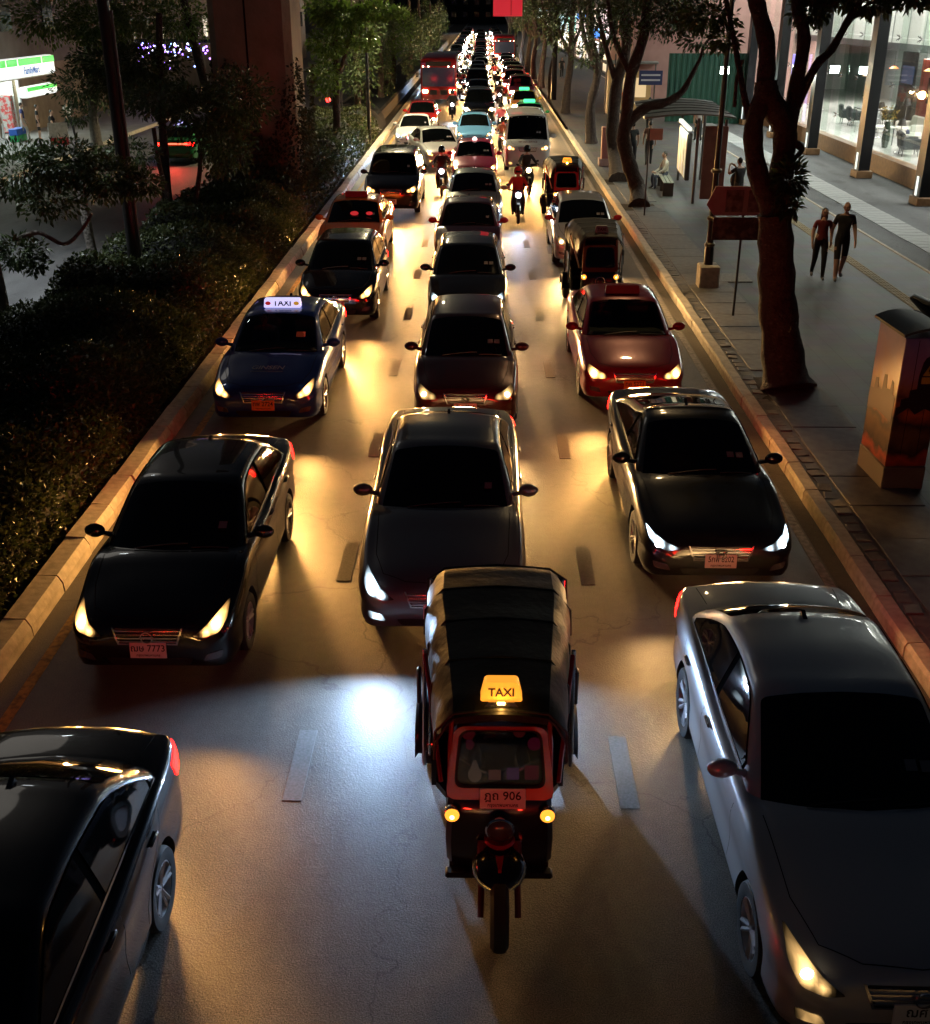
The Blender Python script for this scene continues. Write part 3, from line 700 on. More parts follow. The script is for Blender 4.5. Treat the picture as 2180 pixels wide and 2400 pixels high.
# ---------------------------------------------------------------- people
def cloth(name, col, rough=.85): return M('cloth_' + name, col, rough, bump=(60, .3, .01))
SHOE = cloth('shoe', (.25, .25, .25))
def person(label, loc, rz, top, bottom, pose='walk', hair=HAIR, skin=SKIN, h=1.70, shorts=False, cap=None, longhair=False, seed=0, name='person', cat='person', sleeves='short', helmet=None, group=None, shoe=None):
    """faces local -Y; one skinned body, hair / helmet as children"""
    k = h / 1.72
    if pose in ('ride', 'sit'): hip = .0
    J = {}
    if pose == 'walk':
        s = 1 if seed % 2 == 0 else -1; st = .20
        J = dict(pel=(0, 0, .95), sp=(0, -.01, 1.14), ch=(0, -.02, 1.34), nk=(0, -.02, 1.49), hd=(0, -.03, 1.57))
        for sd in (1, -1):
            f = st * sd * s
            J.update({('hip', sd): (.095 * sd, 0, .90), ('kn', sd): (.10 * sd, -.5 * f - .06, .50), ('an', sd): (.10 * sd, -f + (.10 if f < 0 else 0), .085 + (.05 if f < 0 else 0)), ('to', sd): (.115 * sd, -f - .15 + (.10 if f < 0 else 0), .035 + (.0 if f < 0 else 0)),
                      ('sh', sd): (.175 * sd, -.01, 1.42), ('el', sd): (.235 * sd, .30 * f + .02, 1.15), ('wr', sd): (.245 * sd, .62 * f - .08, .92), ('hn', sd): (.245 * sd, .70 * f - .11, .84)})
    elif pose == 'stand' or pose == 'photo':
        J = dict(pel=(0, 0, .95), sp=(0, 0, 1.14), ch=(0, -.01, 1.34), nk=(0, -.01, 1.49), hd=(0, -.03, 1.57))
        for sd in (1, -1):
            J.update({('hip', sd): (.095 * sd, 0, .90), ('kn', sd): (.11 * sd, -.02, .49), ('an', sd): (.12 * sd, .02, .085), ('to', sd): (.14 * sd, -.13, .035),
                      ('sh', sd): (.175 * sd, 0, 1.42), ('el', sd): (.235 * sd, .03, 1.14), ('wr', sd): (.23 * sd, -.04, .90), ('hn', sd): (.225 * sd, -.06, .82)})
            if pose == 'photo': J.update({('el', sd): (.27 * sd, -.20, 1.26), ('wr', sd): (.12 * sd, -.36, 1.46), ('hn', sd): (.06 * sd, -.39, 1.51)})
    elif pose in ('sit', 'ride'):
        z0 = .50 if pose == 'sit' else .78
        J = dict(pel=(0, 0, z0), sp=(0, -.03 if pose == 'ride' else .02, z0 + .20), ch=(0, -.08 if pose == 'ride' else 0, z0 + .41), nk=(0, -.11 if pose == 'ride' else -.02, z0 + .55), hd=(0, -.14 if pose == 'ride' else -.05, z0 + .63))
        for sd in (1, -1):
            J.update({('hip', sd): (.10 * sd, -.02, z0 - .02), ('kn', sd): (.17 * sd, -.42, z0 - .01 if pose == 'sit' else .60), ('an', sd): (.15 * sd, -.38 if pose == 'sit' else -.30, .09 if pose == 'sit' else .26), ('to', sd): (.16 * sd, -.52 if pose == 'sit' else -.42, .04 if pose == 'sit' else .21),
                      ('sh', sd): (.18 * sd, (-.07 if pose == 'ride' else 0), z0 + .47), ('el', sd): (.30 * sd, -.25, z0 + .28) if pose == 'ride' else (.24 * sd, -.12, z0 + .20), ('wr', sd): (.32 * sd, -.50, z0 + .22) if pose == 'ride' else (.15 * sd, -.34, z0 + .10), ('hn', sd): (.31 * sd, -.57, z0 + .21) if pose == 'ride' else (.11 * sd, -.42, z0 + .10)})
    RAD = dict(pel=.145, sp=.135, ch=.148, nk=.055, hd=.05, hip=.105, kn=.074, an=.050, to=.040, sh=.074, el=.050, wr=.030, hn=.032)
    names = list(J); vs = [tuple(c * k for c in J[q]) for q in names]; rad = [RAD[q if isinstance(q, str) else q[0]] * k for q in names]
    if pose == 'walk' and longhair: rad[names.index('ch')] *= .9
    ix = {q: i for i, q in enumerate(names)}
    E = [('pel', 'sp'), ('sp', 'ch'), ('ch', 'nk'), ('nk', 'hd')]
    for sd in (1, -1): E += [('pel', ('hip', sd)), (('hip', sd), ('kn', sd)), (('kn', sd), ('an', sd)), (('an', sd), ('to', sd)), ('ch', ('sh', sd)), (('sh', sd), ('el', sd)), (('el', sd), ('wr', sd)), (('wr', sd), ('hn', sd))]
    E = [(ix[a], ix[b]) for a, b in E]
    for sd in (1, -1):                       # five fingers on each hand
        hv, wv = Vector(J[('hn', sd)]) * k, Vector(J[('wr', sd)]) * k; d = (hv - wv).normalized()
        side = d.cross(Vector((sd, 0, .2))).normalized()
        for q in range(4):
            vs.append(tuple(hv + d * (.075 - .008 * abs(q - 1.4)) * k + side * (q - 1.5) * .019 * k + Vector((-sd * .02, 0, 0)))); rad.append(.009 * k); E.append((ix[('hn', sd)], len(vs) - 1))
        vs.append(tuple(wv + d * .06 * k - side * .05 * k)); rad.append(.010 * k); E.append((ix[('hn', sd)], len(vs) - 1))
    me = bpy.data.meshes.new('tmp'); me.from_pydata(vs, E, [])
    o = bpy.data.objects.new('tmp', me); COL.objects.link(o)
    md = o.modifiers.new('s', 'SKIN'); sv = me.skin_vertices[0].data
    for i, r_ in enumerate(rad): sv[i].radius = (r_, r_ * (.78 if i in (ix['pel'], ix['sp'], ix['ch']) else 1)); sv[i].use_root = i == ix['pel']
    o.modifiers.new('u', 'SUBSURF').levels = 1
    dg = bpy.context.evaluated_depsgraph_get(); dg.update()
    bme = bpy.data.meshes.new_from_object(o.evaluated_get(dg)); bpy.data.objects.remove(o)
    b = MB(); V = [Vector(v.co) for v in bme.vertices]
    seg = [(Vector(J[q]) * k, q if isinstance(q, str) else q[0]) for q in names]
    def near(c): return min(seg, key=lambda s: (s[0] - c).length)[1]
    def armv(c):                             # how far down the arm / leg
        return near(c)
    b.v = [tuple(v) for v in V]
    for p in bme.polygons:
        c = sum((V[i] for i in p.vertices), Vector()) / len(p.vertices); nm = near(c)
        m = 1
        if nm in ('hd', 'hn'): m = 0
        elif nm == 'nk': m = 0 if c.z > J['nk'][2] * k - .02 else 1
        elif nm == 'wr' or nm == 'el': m = 0 if (sleeves == 'short') else 1
        elif nm in ('hip', 'kn'): m = 2
        elif nm == 'pel': m = 2 if c.z < (J['pel'][2] + .03) * k else 1
        elif nm == 'an': m = 0 if shorts else 2
        elif nm == 'to': m = 3
        if shorts and nm == 'kn' and c.z < J[('kn', 1)][2] * k + .02: m = 0
        b.f.append(tuple(p.vertices)); b.m.append(m)
    hd = Vector(J['hd']) * k + Vector((0, -.01, .075 * k))
    b.ball(hd, (.075 * k, .093 * k, .115 * k), 12, 0, 9)
    b.add([hd + Vector(q) * k for q in ((-.014, -.088, -.02), (.014, -.088, -.02), (0, -.118, -.022), (0, -.088, .03))], [(0, 1, 2), (0, 2, 3), (1, 3, 2)], 0)
    for sd in (1, -1): b.ball(hd + Vector((sd * .076, .01, -.005)) * k, (.012 * k, .024 * k, .034 * k), 6, 0, 5)
    for sd in (1, -1): b.ball(hd + Vector((sd * .03, -.083, .012)) * k, (.012 * k, .008 * k, .007 * k), 6, 4, 4)
    b.box(hd + Vector((0, -.087, -.055)) * k, (.04 * k, .01, .009 * k), 0, 5)
    bpy.data.meshes.remove(bme)
    po = b.build(name, [skin, top, bottom, shoe or SHOE, HAIR, M('lips', (.25, .08, .07), .5)], None, loc, (0, 0, rz), 60)
    tag(po, label, cat, group)
    hb = MB()
    if helmet:
        hb.lathe([(.02, .17), (.07, .155), (.115, .10), (.132, .03), (.125, -.05), (.118, -.07)], hd, 'Z', 14); hb.build('helmet', helmet, po)
        MB().box(hd + Vector((0, -.115, .01)), (.17, .03, .075), 0, 0, None, .02).build('visor', GLASS, po)
    elif hair:
        hb.ball(hd + Vector((0, .018, .025)) * k, (.083 * k, .092 * k, .105 * k), 12, 0, 8)
        if longhair: hb.loft([[(hd.x + w * math.cos(t) * k, hd.y + (.05 + d * math.sin(t)) * k, hd.z + z * k) for t in [i * math.pi / 5 for i in range(10)]] for w, d, z in ((.07, .05, .09), (.088, .055, 0), (.09, .05, -.12), (.08, .04, -.24), (.04, .025, -.30))])
        hb.build('hair', hair, po)
    return po
# ---------------------------------------------------------------- motorbikes
BIKES = {}
def motorbike(label, x, y, col, lamps='warm', rz=0, beam=.5, lod=0, group='motorbikes among the cars'):
    t = thing('motorbike', label, 'motorbike', (x, y, 0), rz, group)
    if 'p' not in BIKES:
        L = []
        def part(n, mb, mt): L.append((n, mb.mesh(n, mt)))
        for yy in (-.62, .62):
            w = MB(); w.lathe([(.21, -.035), (.27, -.045), (.29, -.02), (.29, .02), (.27, .045), (.21, .035)], (0, yy, .29), 'X', 22, closed=True); part('wheel', w, RUBBER)
            r = MB(); r.lathe([(.03, -.04), (.03, .04)], (0, yy, .29), 'X', 10)
            for i in range(6): a = i * math.pi / 3; r.tube([(0, yy, .29), (0, yy + .22 * math.cos(a), .29 + .22 * math.sin(a))], .011, 5)
            r.lathe([(.20, -.025), (.215, -.025), (.215, .025), (.20, .025)], (0, yy, .29), 'X', 22, closed=True); part('rim', r, RIM)
        f = MB()
        for s in (1, -1): f.tube([(s * .07, -.62, .29), (s * .07, -.50, .62), (s * .06, -.42, .88)], .022, 7)
        part('fork', f, DARKM)
        f = MB(); rings = [[(w * math.cos(a), yy, z + hh * math.sin(a)) for a in [i * math.pi / 6 for i in range(12)]] for w, yy, z, hh in ((.05, -.44, .88, .08), (.15, -.43, .82, .18), (.19, -.38, .62, .24), (.17, -.28, .44, .20), (.12, -.1, .36, .12), (.15, .1, .45, .16), (.16, .35, .62, .14), (.12, .62, .74, .08), (.05, .78, .80, .04))]
        f.loft(rings); part('fairing', f, BLACKP)
        f = MB(); f.loft([[(w * math.cos(a), yy, z + .05 * math.sin(a)) for a in [i * math.pi / 5 for i in range(10)]] for w, yy, z in ((.08, -.05, .72), (.14, .1, .74), (.15, .4, .77), (.10, .72, .84))]); part('seat', f, BLACK)
        f = MB(); f.tube([(-.34, -.30, 1.0), (-.2, -.38, .98), (0, -.42, .93), (.2, -.38, .98), (.34, -.30, 1.0)], .017, 7)
        part('handlebar', f, DARKM)
        for s in (1, -1): f = MB(); f.tube([(s * .24, -.37, .98), (s * .31, -.40, 1.12)], .007, 5); f.ball((s * .33, -.40, 1.15), (.055, .02, .04), 10, 0, 6); part('mirror', f, BLACK)
        f = MB(); f.lathe([(.075, 0), (.085, .02), (.06, .05)], (0, -.50, .84), 'Y', 14); part('headlight', f, BULB['warm'])
        f = MB(); f.loft([[(w, yy, z), (-w, yy, z), (-w * .8, yy, z + .02), (w * .8, yy, z + .02)] for w, yy, z in ((.055, -.92, .42), (.06, -.75, .59), (.06, -.55, .62), (.055, -.38, .52))]); part('front_mudguard', f, BLACKP)
        f = MB(); f.tube([(.14, .1, .30), (.17, .5, .34), (.17, .75, .40)], [.03, .05, .055], 8); part('exhaust', f, DARKM)
        BIKES['p'] = L
    for n, me in BIKES['p']:
        if lod and n in ('rim', 'mirror', 'exhaust'): continue
        inst(n, me, t, mat=col if n in ('fairing', 'front_mudguard') else BULB[lamps] if n == 'headlight' else None)
    if beam: lamp('SPOT', 'headlight_beam', (0, -.60, .85), BEAM * beam * .5, BEAMC[lamps], t, (math.pi / 2 - R(6), 0, math.pi), .05, 70, 1.0, 1.8)
    return t
# ---------------------------------------------------------------- tuk-tuk
TUK = {}
CLEARG = None
def clear_glass(name, tint, gl=.08):
    if name in MATS: return MATS[name]
    m = bpy.data.materials.new(name); MATS[name] = m; m.use_nodes = True; n = m.node_tree.nodes; l = m.node_tree.links
    n.clear(); o = n.new('ShaderNodeOutputMaterial'); mx = n.new('ShaderNodeMixShader'); lw = n.new('ShaderNodeLayerWeight'); pw = n.new('ShaderNodeMath'); pw.operation = 'POWER'; pw.inputs[1].default_value = 4.5; tr = n.new('ShaderNodeBsdfTransparent'); g = n.new('ShaderNodeBsdfGlossy'); fr = n.new('ShaderNodeMath'); fr.operation = 'MULTIPLY_ADD'
    tr.inputs[0].default_value = (*tint, 1); g.inputs['Roughness'].default_value = .02; fr.inputs[1].default_value = .7; fr.inputs[2].default_value = .035; lw.inputs[0].default_value = .5; l.new(lw.outputs['Facing'], pw.inputs[0]); l.new(pw.outputs[0], fr.inputs[0])
    l.new(fr.outputs[0], mx.inputs[0]); l.new(tr.outputs[0], mx.inputs[1]); l.new(g.outputs[0], mx.inputs[2]); l.new(mx.outputs[0], o.inputs[0]); return m
VINYL = M('black_vinyl', (.008, .008, .009), .62, 0, .3, 0, bump=(14, .35, .02))
VINYLS = M('grey_vinyl', (.026, .026, .025), .55, 0, .4, 0, bump=(14, .4, .02))
REDP = paint('tuk_red', (.30, .006, .010), .1, .3)
NAVY = paint('tuk_navy', (.008, .009, .02), .1, .28)
SIGNY = M('taxi_sign_yellow', (.8, .4, .05), .4, 0, .5, 0, (1, .36, .03), .95)
def tuktuk(label, x, yc, frame, sign=True, plate=None, rz=0, roofcol=None, lod=0, signmat=None, beam=.0, side=None):
    """yc = middle of the vehicle; front wheel at local y -1.45"""
    t = thing('tuk_tuk', label, 'tuk-tuk', (x, yc, 0), rz, 'tuk-tuks in the queue')
    side = side or NAVY
    def P(n, mb, mt, pa=None, sm=35): return mb.build(n, mt, pa or t, smooth=sm)
    # roof canopy: flat crown, sloping side panels, sewn over hoops
    hoops = [-1.10, -.52, .06, .62, 1.16]
    def sect(y):
        u = (y + 1.1) / 2.26; wt = .33 + .13 * min(1, u * 1.4); ws = .45 + .15 * min(1, u * 1.3); sag = .018 * math.sin(math.pi * ((y + 1.1) % .572) / .572) ** 2
        top = 1.80 + .05 * math.sin(math.pi * min(1, .25 + u * .8)) - sag * .6
        if u > .93: top -= (u - .93) * .9
        if u < .06: top -= (.06 - u) * .9
        return wt, ws, top, sag
    ys = [-1.13 + 2.32 * i / 44 for i in range(45)]
    crown = MB(); rings = []
    for y in ys:
        wt, ws, top, sag = sect(y); rings.append([(v * wt, y, top - .035 * v * v) for v in (-1, -.75, -.4, 0, .4, .75, 1)] + [(v * wt, y, top - .05 - .035 * v * v) for v in (1, 0, -1)])
    crown.loft(rings); roof = P('roof', crown, roofcol or VINYL)
    for sx in (1, -1):
        b = MB(); rings = []
        for y in ys:
            wt, ws, top, sag = sect(y); e = top - .037
            low = 1.36 + (.10 if y < -.9 else 0) + .03 * math.cos(2 * math.pi * (y + 1.1) / .572)
            k_ = [(wt * 1.002, e), (wt + .5 * (ws - wt) - sag * .2, e - .06), (ws - sag * .6, e - .17), (ws + .015 - sag * .9, (e + low) / 2 - .08), (ws + .02 - sag * .4, low)]
            rings.append([(sx * a, y, z) for a, z in k_] + [(sx * (a - .015), y, z - .004) for a, z in k_[::-1]])
        b.loft(rings); P('roof_side', b, roofcol or VINYLS, roof)
    for y in hoops:
        wt, ws, top, _ = sect(min(max(y, -1.1), 1.15)); b = MB()
        b.tube([(-ws - .02, y, 1.36), (-ws - .01, y, 1.6), (-wt, y, top - .03), (0, y, top + .006), (wt, y, top - .03), (ws + .01, y, 1.6), (ws + .02, y, 1.36)], .011, 6)
        P('roof_hoop', b, VINYLS, roof)
    b = MB(); wt, ws, top, _ = sect(1.18); b.prism([(-ws, 1.0), (ws, 1.0), (ws, 1.6), (wt, top - .06), (-wt, top - .06), (-ws, 1.6)], lambda a, c, d: (a, d, c), 1.16, 1.175); P('rear_curtain', b, VINYL); b = MB(); b.box((0, 1.17, .69), (1.08, .03, .64)); P('rear_panel', b, side)
    # posts
    for sx in (1, -1):
        for pts in ([(sx * .37, -1.0, .95), (sx * .36, -.98, 1.40), (sx * .34, -.93, 1.72)], [(sx * .60, -.1, .55), (sx * .585, -.05, 1.62)], [(sx * .60, 1.1, .5), (sx * .58, 1.12, 1.62)], [(sx * .43, -.95, 1.05), (sx * .58, -.06, 1.58)]):
            b = MB(); b.tube(pts, .018, 7); P('roof_post', b, CHROME if pts[0][1] > -.9 else frame)
    # front cowl
    b = MB(); sec = [(.36, 1.03, -1.02), (.375, .97, -1.07), (.385, .86, -1.10), (.395, .62, -1.11), (.39, .42, -1.09), (.37, .36, -1.05)]
    rings = []
    for w, z, y in sec:
        rings.append([(-w, y + .22, z), (-w, y + .05, z), (-w * .9, y, z), (-w * .45, y - .02, z), (0, y - .03, z), (w * .45, y - .02, z), (w * .9, y, z), (w, y + .05, z), (w, y + .22, z)])
    b.loft(rings, closed=True); cowl = P('front_cowl', b, side)
    b = MB(); b.box((0, -1.10, .33), (.80, .10, .05), 0, 0, None, .015); P('bumper_bar', b, DARKM, cowl)
    # windscreen frame + glass
    wb = [(-.41, 1.04), (.41, 1.04), (.37, 1.52), (-.37, 1.52)]; O, up = Vector((0, -1.045, 1.03)), Vector((0, .13, .50)).normalized()
    fr = lambda a, z, d: (a, -1.05 + (z - 1.03) * .26 + d, z)
    outer = rpoly([(-.395, 1.0), (.395, 1.0), (.335, 1.54), (-.335, 1.54)], .09, 5); inner = rpoly([(-.335, 1.085), (.335, 1.085), (.295, 1.51), (-.295, 1.51)], .08, 5)
    b = MB(); n = len(outer)
    vs = [fr(a, z, -.035) for a, z in outer] + [fr(a, z, -.03) for a, z in inner] + [fr(a, z, .03) for a, z in outer] + [fr(a, z, .03) for a, z in inner]; fs = []
    for i in range(n):
        j = (i + 1) % n; fs += [(i, j, n + j, n + i), (i, 2 * n + i, 2 * n + j, j), (n + i, n + j, 3 * n + j, 3 * n + i)]
    b.add(vs, fs); wf_ = P('windshield_frame', b, frame)
    b = MB(); gsk = rpoly([(-.315, 1.10), (.315, 1.10), (.277, 1.495), (-.277, 1.495)], .075, 5)
    vs = [fr(a, z, -.034) for a, z in inner] + [fr(a, z, -.024) for a, z in gsk]; b.add(vs, [(i, (i + 1) % n, n + (i + 1) % n, n + i) for i in range(n)]); P('windshield_gasket', b, BLACK, wf_)
    b = MB(); b.prism(inner, fr, -.012, -.008); P('windshield', b, clear_glass('tuk_windscreen_glass', (.36, .36, .36)))
    # lamps and number plate
    for sx in (1, -1):
        b = MB(); b.lathe([(.062, .03), (.066, 0), (.058, -.018)], (sx * .345, -1.125, .90), 'Y', 16); P('lamp_bezel', b, CHROME)
        b = MB(); b.lathe([(.054, -.016), (.050, -.03), (.03, -.042), (.005, -.046)], (sx * .345, -1.125, .90), 'Y', 16); il = P('indicator_lamp', b, AMBER); P('bulb', MB().ball((sx * .345, -1.165, .90), (.02, .012, .02), 8, 0, 6), M('amber_bulb', emit=(1, .62, .18), es=9), il)
    b = MB(); b.lathe([(.05, .12), (.085, .06), (.105, 0), (.108, -.04), (.098, -.05)], (0.0, -1.17, .82), 'Y', 20); hl = P('headlight', b, CHROME)
    b = MB(); b.lathe([(.095, -.048), (.085, -.062), (.05, -.078), (.01, -.083)], (0, -1.17, .82), 'Y', 20); P('headlight_glass', b, M('lens_unlit', (.10, .07, .07), .08, .6), hl)
    b = MB(); b.lathe([(.10, -.02), (.115, .0), (.10, .02), (.08, .02)], (0, -1.16, .70), 'Z', 18); b.lathe([(.075, .0), (.05, -.08), (.02, -.2)], (0, -1.16, .70), 'Z', 14); P('horn_trim', b, frame)
    # fork, mudguard, front wheel
    for sx in (1, -1):
        b = MB(); b.tube([(sx * .125, -1.13, .66), (sx * .13, -1.30, .46)], .038, 9); b.tube([(sx * .13, -1.28, .48), (sx * .135, -1.47, .25)], .024, 9); P('fork_leg', b, M('fork_paint', (.10, .012, .012), .35, .3))
    b = MB()
    for i in range(11):
        a = R(20 + 15 * i)
    dome = []
    for k_ in range(6):
        q = k_ / 5; s_ = math.cos(q * math.pi / 2); dome.append([(.185 * s_ * math.cos(a), -1.27 + (.20 * s_ * math.sin(a)) * .93 - .02, .555 + .085 * math.sin(q * math.pi / 2) + .20 * s_ * math.sin(a) * .30) for a in [i * math.pi / 12 for i in range(24)]])
    dome.append([(p_[0] * .02, -1.29 + (p_[1] + 1.29) * .02, .64) for p_ in dome[-1]])
    b.loft(dome[:-2] + [dome[-1]], caps=False); md = P('front_mudguard', b, BLACKP)
    rb = MB(); rb.tube(dome[0] + [dome[0][0]], .012, 6, cap=False); P('mudguard_rim', rb, CHROME, md)
    sp = MB(); sp.prism([(-.045, -1.17), (.045, -1.17), (.012, -1.40), (-.012, -1.40)], lambda a, c, d: (a, c, d + .642 - (c + 1.17) * -.1), -.02, .012); P('mudguard_crest', sp, frame, md)
    def wheel(wx, wy, r0, wd):
        b = MB(); b.lathe([(r0 * .55, -wd), (r0 * .85, -wd * 1.1), (r0 * .98, -wd * .7), (r0, -wd * .25), (r0, wd * .25), (r0 * .98, wd * .7), (r0 * .85, wd * 1.1), (r0 * .55, wd)], (0, 0, 0), 'X', 26, closed=True)
        o = b.build('wheel', RUBBER, t, (wx, wy, r0)); b = MB(); b.lathe([(r0 * .55, -wd * .8), (r0 * .5, -wd * .2), (r0 * .15, wd * .1), (r0 * .12, wd * .8)], (0, 0, 0), 'X', 18); b.lathe([(r0 * .55, wd * .8), (r0 * .5, wd * .2), (r0 * .15, 0)], (0, 0, 0), 'X', 18); b.build('rim', RIM, o)
    wheel(0, -1.45, .275, .06)
    for sx in (1, -1): wheel(sx * .58, .72, .26, .07)
    # tub: floor, side panels, mudguards, seats
    b = MB(); b.prism([(-.37, -1.05), (.37, -1.05), (.42, -.25), (.51, -.1), (.51, 1.25), (-.51, 1.25), (-.51, -.1), (-.42, -.25)], lambda a, c, d: (a, c, d), .33, .39); P('floor_pan', b, BLACK)
    for sx in (1, -1):
        b = MB(); b.prism([(-.15, .38), (1.2, .38), (1.2, .98), (.35, .95), (.2, .70), (-.15, .62)], lambda a, c, d: (d * sx, a, c), .50, .54); sp = P('side_panel', b, side)
        for i in range(3): q = MB(); q.tube([(sx * .555, -.12, .66 + i * .10), (sx * .56, .28, .70 + i * .10)], .011, 6); P('side_rail', q, CHROME)
        b = MB(); rings = []
        for i in range(10):
            a = R(5 + i * 19); r0 = .34
            rings.append([(sx * w, .72 - r0 * math.cos(a), .27 + r0 * math.sin(a) - (.05 if abs(w) > .69 else 0)) for w in (.50, .60, .68, .71)])
        b.loft(rings, closed=False); P('rear_mudguard', b, side)
        b = MB(); b.box((sx * .66, .36, 1.02), (.035, .09, .34), 0, 0, None, .015); b.box((sx * .665, .36, 1.02), (.02, .07, .30), 0, 0, None, .008); P('side_lamp_box', b, BLACK)
    b = MB(); b.box((0, .60, .58), (.98, .50, .16), 0, 0, None, .05); P('bench_seat', b, M('tuk_seat', (.02, .004, .004), .6))
    b = MB(); b.box((0, .92, .92), (.98, .14, .58), 0, 0, None, .05); P('seat_back', b, MATS['tuk_seat'])
    b = MB(); b.box((0, -.40, .58), (.52, .40, .14), 0, 0, None, .05); P('driver_seat', b, MATS['tuk_seat'])
    b = MB(); b.tube([(-.30, -.72, 1.08), (-.12, -.82, 1.04), (0, -.84, 1.0), (.12, -.82, 1.04), (.30, -.72, 1.08)], .016, 7); b.tube([(0, -.84, 1.0), (0, -1.0, .7)], .03, 8); P('handlebar', b, CHROME)
    b = MB(); b.box((0, -.93, 1.02), (.70, .14, .06), 0, 0, None, .02); P('dashboard', b, BLACK)
    for sx in (1, -1): b = MB(); b.box((sx * .45, 1.19, .72), (.10, .03, .16), 0, 0, None, .01); P('tail_light', b, TAIL)
    if plate:
        b = MB().box((0, 0, 0), (.33, .012, .155), 0, 0, None, .004).build('number_plate', PLATE, t, (.02, -1.115, 1.03), (R(-14), 0, 0))
        text('lettering', plate, .09, INK, b, (0, -.008, .022), (math.pi / 2, 0, 0), .001); text('lettering', 'กรุงเทพมหานคร', .034, INK, b, (0, -.008, -.048), (math.pi / 2, 0, 0), .001)
    if sign:
        b = MB(); b.prism(rpoly([(-.15, 0), (.15, 0), (.115, .135), (-.115, .135)], .025, 4), lambda a, c, d: (a, d - 1.02 + c * .25, c + 1.83), -.045, .045); s = P('taxi_sign', b, signmat or SIGNY)
        text('lettering', 'TAXI', .082, M('sign_ink', (.05, .004, .006), .6), s, (0, -1.052, 1.893), (math.pi / 2 - R(14), 0, 0), .001)
        b = MB(); b.prism([(-.13, 0), (.13, 0), (.09, .06), (-.09, .06)], lambda a, c, d: (a, d - 1.02, c + 1.775), -.06, .06); P('sign_bracket', b, CHROME)
        if signmat is None: lamp('POINT', 'sign_glow', (0, -1.12, 1.80), .25, (1, .5, .1), t, size=.03)
    return t
# ---------------------------------------------------------------- the traffic
SILVER = paint('silver', (.46, .47, .49), .35, .35); GREY = paint('grey', (.13, .135, .145), .6, .32); WINE = paint('wine', (.045, .005, .007), .3)
BLUE = paint('taxi_blue', (.010, .040, .24), .1); PINK = paint('taxi_pink', (.38, .02, .07), .1); RED = paint('taxi_red', (.26, .012, .025), .1); ORANGE = paint('taxi_orange', (.60, .14, .02), .1)
WHITE = paint('white', (.62, .62, .60), 0); SAGE = paint('sage', (.26, .29, .26), .5); SKY = paint('taxi_sky', (.10, .26, .45), .1); MAROON = paint('maroon', (.05, .010, .012), .3); GREEN = paint('taxi_green', (.02, .20, .06), .1); YEL = paint('taxi_yellow', (.55, .33, .02), .1); REDCAR = paint('red', (.42, .015, .012), .1); BRONZE = paint('bronze', (.10, .075, .05), .6)
CLEAR = clear_glass('taxi_windscreen_glass', (.42, .44, .40))
SEATM = M('seat_cover', (.22, .21, .15), .8); DASHM = M('dashboard', (.02, .02, .02), .6)
def cabin(t, key, label, shirt):
    p = PRE[key]; L = p['L']; y0 = p['cy'] - L / 2
    MB().box((0, y0 + .35, .93), (1.36, .44, .14), 0, 0, None, .04).build('dashboard', DASHM, t)
    MB().box((0, y0 + 1.6, .40), (1.40, 2.5, .04)).build('cabin_floor', DASHM, t)
    for sx in (1, -1):
        s = MB(); s.box((sx * .36, y0 + 1.20, .62), (.50, .50, .14), 0, 0, None, .05); s.box((sx * .36, y0 + 1.47, .90), (.48, .13, .56), 0, 0, Matrix.Rotation(R(-14), 3, 'X'), .05); s.build('front_seat', SEATM, t)
        MB().box((sx * .36, y0 + 1.56, 1.24), (.26, .09, .17), 0, 0, None, .03).build('headrest', SEATM, t)
    s = MB(); s.box((0, y0 + 2.2, .92), (1.30, .14, .60), 0, 0, None, .05); s.build('rear_seat', SEATM, t)
    w = MB(); w.tube([(.36 * -1 + .17 * math.cos(a), y0 + .72 + .07 * math.sin(a), .97 + .16 * math.sin(a)) for a in [i * math.pi / 8 for i in range(17)]], .014, 6, cap=False); w.build('steering_wheel', BLACK, t)
    m = t.matrix_basis @ Vector((-.36, y0 + 1.22, .16)); person(label, (t.location.x - .36, t.location.y + y0 + 1.24, .12), t.rotation_euler.z, shirt, cloth('driver_trousers', (.02, .02, .03)), 'sit', seed=3, sleeves='long', h=1.62)
def roof_sign(t, key, lit, body, letters=True, ink=None, w=.62):
    p = PRE[key]; y = (p['r1'] * .75 + p['r2'] * .25) - p['L'] / 2
    b = MB(); b.prism(rpoly([(-w / 2, 0), (w / 2, 0), (w / 2 - .015, .15), (-w / 2 + .015, .15)], .02, 3), lambda a, c, d: (a, d * (1 - c * 1.6) + y, c + p['H'] - .01), -.075, .075)
    s = b.build('taxi_sign', body, t)
    if letters:
        text('lettering', 'TAXI', .135, ink or M('sign_navy', (.004, .006, .03), .5), s, (0, y - .068, p['H'] + .066), (math.pi / 2 - R(14), 0, 0), .002, sx=1.05)
    return s, y, p['H']
